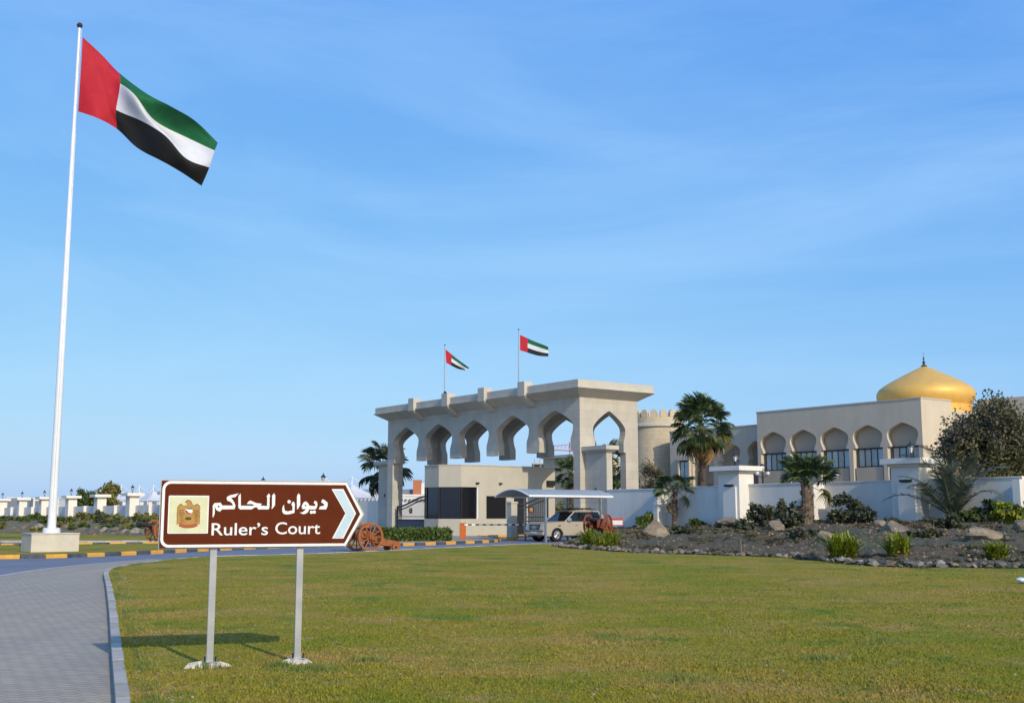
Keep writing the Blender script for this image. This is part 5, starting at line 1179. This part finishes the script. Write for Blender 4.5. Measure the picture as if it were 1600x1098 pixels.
def cabin(mb, x0b, x1b, x0t, x1t, zb_, zt_, wb, wt): mb.hexa([(x0b, -wb, zb_), (x1b, -wb, zb_), (x1b, wb, zb_), (x0b, wb, zb_)], [(x0t, -wt, zt_), (x1t, -wt, zt_), (x1t, wt, zt_), (x0t, wt, zt_)])
b = MB(); cabin(b, -2.38, .86, -2.15, .02, 1.215, 1.78, .91, .77); b.build('windows', M['dark_glass'], car)
b = MB(); cabin(b, -2.20, .10, -2.05, -.12, 1.78, 1.88, .785, .68); b.build('roof', M['carpaint'], car, smooth=False, bevel=.04)
for sy in (-1, 1):
    for xb, xt_, w in ((.84, .02, .05), (-2.30, -2.08, .14)):
        b = MB(); b.hexa([(xb-w, sy*.895, 1.21), (xb+w, sy*.895, 1.21), (xb+w, sy*.925, 1.21), (xb-w, sy*.925, 1.21)], [(xt_-w, sy*.76, 1.785), (xt_+w, sy*.76, 1.785), (xt_+w, sy*.79, 1.785), (xt_-w, sy*.79, 1.785)]); b.build('window_pillar', M['carpaint'], car)
    b = MB(); b.tube([(-.2, sy*.62, 1.87), (-.25, sy*.62, 1.96), (-1.8, sy*.62, 1.96), (-1.9, sy*.62, 1.87)], .024, 6); b.build('roof_rail', M['plastic'], car)
    mo = MB().hexa([(.48, sy*.94, 1.23), (.66, sy*.94, 1.23), (.66, sy*1.16, 1.24), (.48, sy*1.16, 1.24)], [(.50, sy*.94, 1.42), (.62, sy*.94, 1.42), (.62, sy*1.14, 1.42), (.50, sy*1.14, 1.42)]); mo.build('mirror', M['chrome'], car, bevel=.02)
    b = MB(); b.hexa([(2.12, sy*.60, .82), (2.47, sy*.56, .80), (2.40, sy*.91, .82), (1.95, sy*.965, .86)], [(2.12, sy*.60, 1.07), (2.41, sy*.56, 1.05), (2.32, sy*.90, 1.09), (1.84, sy*.968, 1.12)]); b.build('headlight', M['headlamp'], car)
    MB().box(-2.52, -2.40, sy*.80-.1, sy*.80+.1, .85, 1.15).build('tail_light', M['red_paint'], car)
    b = MB(); b.tube([(.10, sy*.975, .98), (-.12, sy*.975, .98)], .022, 6); b.build('door_handle', M['chrome'], car)
    b = MB(); b.tube([(-1.15, sy*.975, 1.0), (-.95, sy*.975, 1.0)], .022, 6); b.build('door_handle', M['chrome'], car)
    MB().box(-.95, .95, sy*.98-.06, sy*.98+.06, .32, .38).build('running_board', M['plastic'], car)
    MB().box(1.20, 1.42, sy*.966-.012, sy*.966+.012, .93, .99).build('side_vent', M['plastic'], car)
    MB().box(2.40, 2.53, sy*.72-.12, sy*.72+.12, .5, .6).build('fog_lamp', M['chrome'], car)
    for x in AX:
        b = MB(); y0 = sy*.96; b.wheel_ring(.25, WR, -.13, .13, 28, (x, y0-sy*.12, WR)); w = b.build('wheel', M['rubber'], car, smooth=False)
        b = MB(); b.tube([(x, y0-sy*.2, WR), (x, y0-sy*.06, WR)], .255, 22); b.wheel_ring(.205, .255, -.02, .02, 22, (x, y0-sy*.0, WR))
        for k in range(6):
            a_ = k*math.pi/3+.2; b.tube([(x+.05*math.cos(a_), y0-sy*.01, WR+.05*math.sin(a_)), (x+.22*math.cos(a_), y0-sy*.02, WR+.22*math.sin(a_))], [.045, .03], 6)
        b.tube([(x, y0-sy*.04, WR), (x, y0+sy*.01, WR)], .06, 12); b.build('rim', M['alloy'], w)
b = MB(); b.box(2.38, 2.505, -.52, .52, .72, 1.05); gr = b.build('grille', M['plastic'], car)
for z in (.78, .87, .96): MB().box(2.50, 2.525, -.48, .48, z-.016, z+.016).build('grille_bar', M['chrome'], gr)
MB().hexa([(2.50, -.2, .76), (2.53, -.2, .76), (2.53, .2, .76), (2.50, .2, .76)], [(2.48, -.12, .97), (2.53, -.12, .97), (2.53, .12, .97), (2.48, .12, .97)]).build('grille_badge', M['chrome'], gr)
MB().box(2.44, 2.56, -.9, .9, .62, .70).build('bumper', M['chrome'], car, bevel=.02); MB().box(2.40, 2.55, -.88, .88, .40, .61).build('bumper_lower', M['carpaint'], car, bevel=.03)
MB().box(2.551, 2.57, -.26, .26, .50, .60).build('number_plate', M['plate'], car)
MB().box(-1.5, -.5, -.62, .62, 1.985, 2.03).build('roof_rack', M['plastic'], car)
# shade canopy: curved sheet on posts
cw, cl = 3.4, 6.5
can = thing('car_shade', 'curved pale sheet car shade on thin posts beside the gate', 'shade canopy', (1.03, 68.0, 0), RZ)
N = 14; b = MB(); rows = []
for k in range(N+1):
    y = cw*k/N; z = 2.76+.40*math.sin(math.pi*k/N); rows.append((y, z))
poly = rows+[(y, z-.035) for y, z in reversed(rows)]
b.px(poly, 0, cl); b.build('roof_sheet', M['canopy'], can, smooth=True)
for x in (-.03, cl+.03): MB().tube([(x, y, z-.03) for y, z in rows], .04, 6).build('end_hoop', M['white_paint'], can)
b = MB(); b.box(-.06, cl+.06, -.05, -.005, 2.67, 2.79); b.build('edge_beam', M['white_paint'], can)
b = MB(); b.box(-.06, cl+.06, cw+.005, cw+.05, 2.67, 2.79); b.build('edge_beam', M['white_paint'], can)
for x, y in ((1.25, .05), (5.6, .05), (2.2, cw-.1), (5.6, cw-.1)): MB().box(x-.055, x+.055, y-.055, y+.055, 0, 2.66 if y < 1 else 2.7).build('post', M['galv'], can)
for x in (1.25, 3.4, 5.6): MB().box(x-.03, x+.03, 0, cw, 2.64, 2.70).build('cross_beam', M['white_paint'], can)

# ------------------------------------------------------------------ barriers, gate leaves, post, notices, lamps
def barrier(loc, rz, Ln, label, n=9):
    t = thing('barrier', label, 'barrier', loc, rz, 'lifting barriers of the gate lanes')
    MB().box(-.2, .2, -.16, .16, 0, .95).build('housing', M['orange'], t, bevel=.02); MB().box(-.22, .22, -.18, .18, .951, .99).build('housing_lid', M['orange'], t)
    for k in range(n): MB().box(.1+k*Ln/n, .1+(k+1)*Ln/n-.002, -.2, -.161, .84, .93).build('arm_segment', M['white_paint'] if k % 2 == 0 else M['iron'], t)
    MB().box(Ln-.05, Ln+.02, -.2, -.16, .0, .839).build('arm_rest', M['galv'], t)
p = G(723, 841.5, .11); barrier((p[0], p[1], .11), R(3), 3.9, 'orange barrier post with a black and white arm across the entry lane', 17)
p = G(613, 831, .05); barrier((p[0], 86, .0), R(182), 2.6, 'orange barrier post with a short striped arm on the exit lane', 11)
def leaf_gate(loc, rz, Ln, h0, h1, label, lowpanel):
    t = thing('gate_leaf', label, 'gate', loc, rz, 'wrought iron gate leaves'); N = 16
    cv = [(Ln*k/N, h0+(h1-h0)*smooth(k/N*1.05)) for k in range(N+1)]
    b = MB(); b.tube([(x, 0, z) for x, z in cv], .075, 6); b.tube([(x, 0, z-.28) for x, z in cv], .05, 6); b.build('top_rail', M['iron'], t)
    b = MB(); b.box(-.05, .05, -.05, .05, .05, h0+.05); b.box(Ln-.05, Ln+.05, -.05, .05, .05, h1+.05); b.box(.05, Ln-.05, -.03, .03, .1, .2); b.box(.05, Ln-.05, -.03, .03, 1.15, 1.22); b.box(.05, Ln-.05, -.03, .03, 1.42, 1.48); b.build('frame', M['iron'], t)
    nb = int(Ln/.15)
    for k in range(1, nb):
        x = Ln*k/nb; z = h0+(h1-h0)*smooth(x/Ln*1.05); MB().box(x-.012, x+.012, -.012, .012, .2, z-.02).build('bar', M['iron'], t)
    if lowpanel: MB().box(.06, Ln-.06, .014, .03, .2, 1.15).build('kick_panel', M['far_grey'], t)
    b = MB(); b.wheel_ring(.2, .25, -.03, .03, 20, (Ln*.45, 0, 1.95)); em = b.build('emblem_ring', M['iron'], t)
    b = MB(); b.tube([(Ln*.45, -.02, 1.95), (Ln*.45, .02, 1.95)], .15, 16); b.build('emblem_disc', M['emb_gold'], em); MB().tube([(Ln*.45, -.03, 1.80), (Ln*.45, -.021, 1.80)], .1, 12).build('emblem_red', M['red_paint'], em)
p = G(808.5, 842, 0); leaf_gate((p[0], p[1]+.5, .0), RZ, 2.6, 2.25, 2.85, 'open wrought iron gate leaf with rising top rail beside the parked car', False)
o = gp(.3, 25.2); leaf_gate((o.x, o.y, 0), math.atan2(-.8, .6), 4.9, 2.3, 3.15, 'closed wrought iron gate leaf with emblem in the left lane of the gate', True)
p = G(800, 843.5, .0); t = thing('gate_post', 'square pale post carrying the iron gate leaf', 'post', (p[0], p[1], 0), RZ)
MB().box(-.24, .24, -.24, .24, 0, 2.35).build('shaft', M['booth'], t); MB().box(-.28, .28, -.28, .28, 2.351, 2.45).build('cap', M['stone_trim'], t); MB().box(-.26, .26, -.26, .26, .0, .2).build('foot', M['kerb_yellow'], t)
p = hit_bed(967, 836); t = thing('notice_board', 'small red framed notice board with white panel beside the cannon', 'notice board', (p.x, p.y+1.2, p.z), 0)
b = MB()
for x in (-.32, .32): b.tube([(x, 0, -.05), (x, 0, .62)], .02, 6)
b.build('legs', M['iron'], t); MB().box(-.36, .36, -.03, .0, .45, .86).build('frame', M['red_paint'], t); MB().box(-.32, .32, -.034, -.031, .49, .74).build('panel', M['plate'], t)
p = hit_bed(1158, 866); tag(MB().tube([(0, 0, -.1), (.01, 0, .25), (0, .0, .58)], [.016, .014, .013], 6).build('marker_stake', M['rock_pale'], loc=p), 'thin pale stake standing in the near bed', 'stake')
p = G(1597, 911, LZ); b = MB(); 
for k in range(1): b.lathe([(.02, 0), (.11, .02), (.14, .06), (.08, .11), (.02, .12)], 9)
tag(b.build('litter', M['litter'], loc=(p[0], p[1], LZ+.012), rot=(.2, .1, .5)), 'crumpled pale blue plastic lying on the lawn', 'litter')
for u, v, lab in ((1191, 748, 'black garden lamp with pale globes over the wall beside the capped pillar'), (1299, 752, 'black garden lamp with pale globes over the wall right of the stout palm')):
    p = at(u, v-8, 74); t = thing('garden_lamp', lab, 'lamp', (p.x, 74, 0), 0); H = p.z
    MB().tube([(0, 0, 0), (0, 0, H+.25)], .045, 8).build('post', M['iron'], t); MB().tube([(-.34, 0, H-.1), (0, 0, H-.25), (.34, 0, H-.1)], .025, 6).build('arms', M['iron'], t)
    for dx, dz in ((-.34, -.1), (.34, -.1), (0, .25)):
        g = MB().lathe([(.03, 0), (.12, .04), (.16, .15), (.12, .26), (.04, .3)], 14, (dx, 0, H+dz)).build('globe', M['lantern_glass'], t, smooth=True)
        MB().lathe([(.17, .26), (.12, .34), (.03, .4)], 12, (dx, 0, H+dz)).build('cap', M['iron'], g)
# parked cars under the far shade, by the gate
p = at(575, 800, 124); t = thing('parked_car', 'dark car under the white shade left of the gate', 'car', (p.x, 124, 0), back)
b = MB(); b.py([(-2.3, .4), (-2.3, .95), (-1.2, 1.0), (-.7, 1.5), (.8, 1.5), (1.3, 1.0), (2.2, .85), (2.3, .45)], -.9, .9); b.build('body', M['iron'], t, bevel=.05)
for x in (-1.4, 1.4):
    for y in (-.85, .85): MB().tube([(x, y-.1, .33), (x, y+.1, .33)], .33, 16).build('wheel', M['rubber'], t)
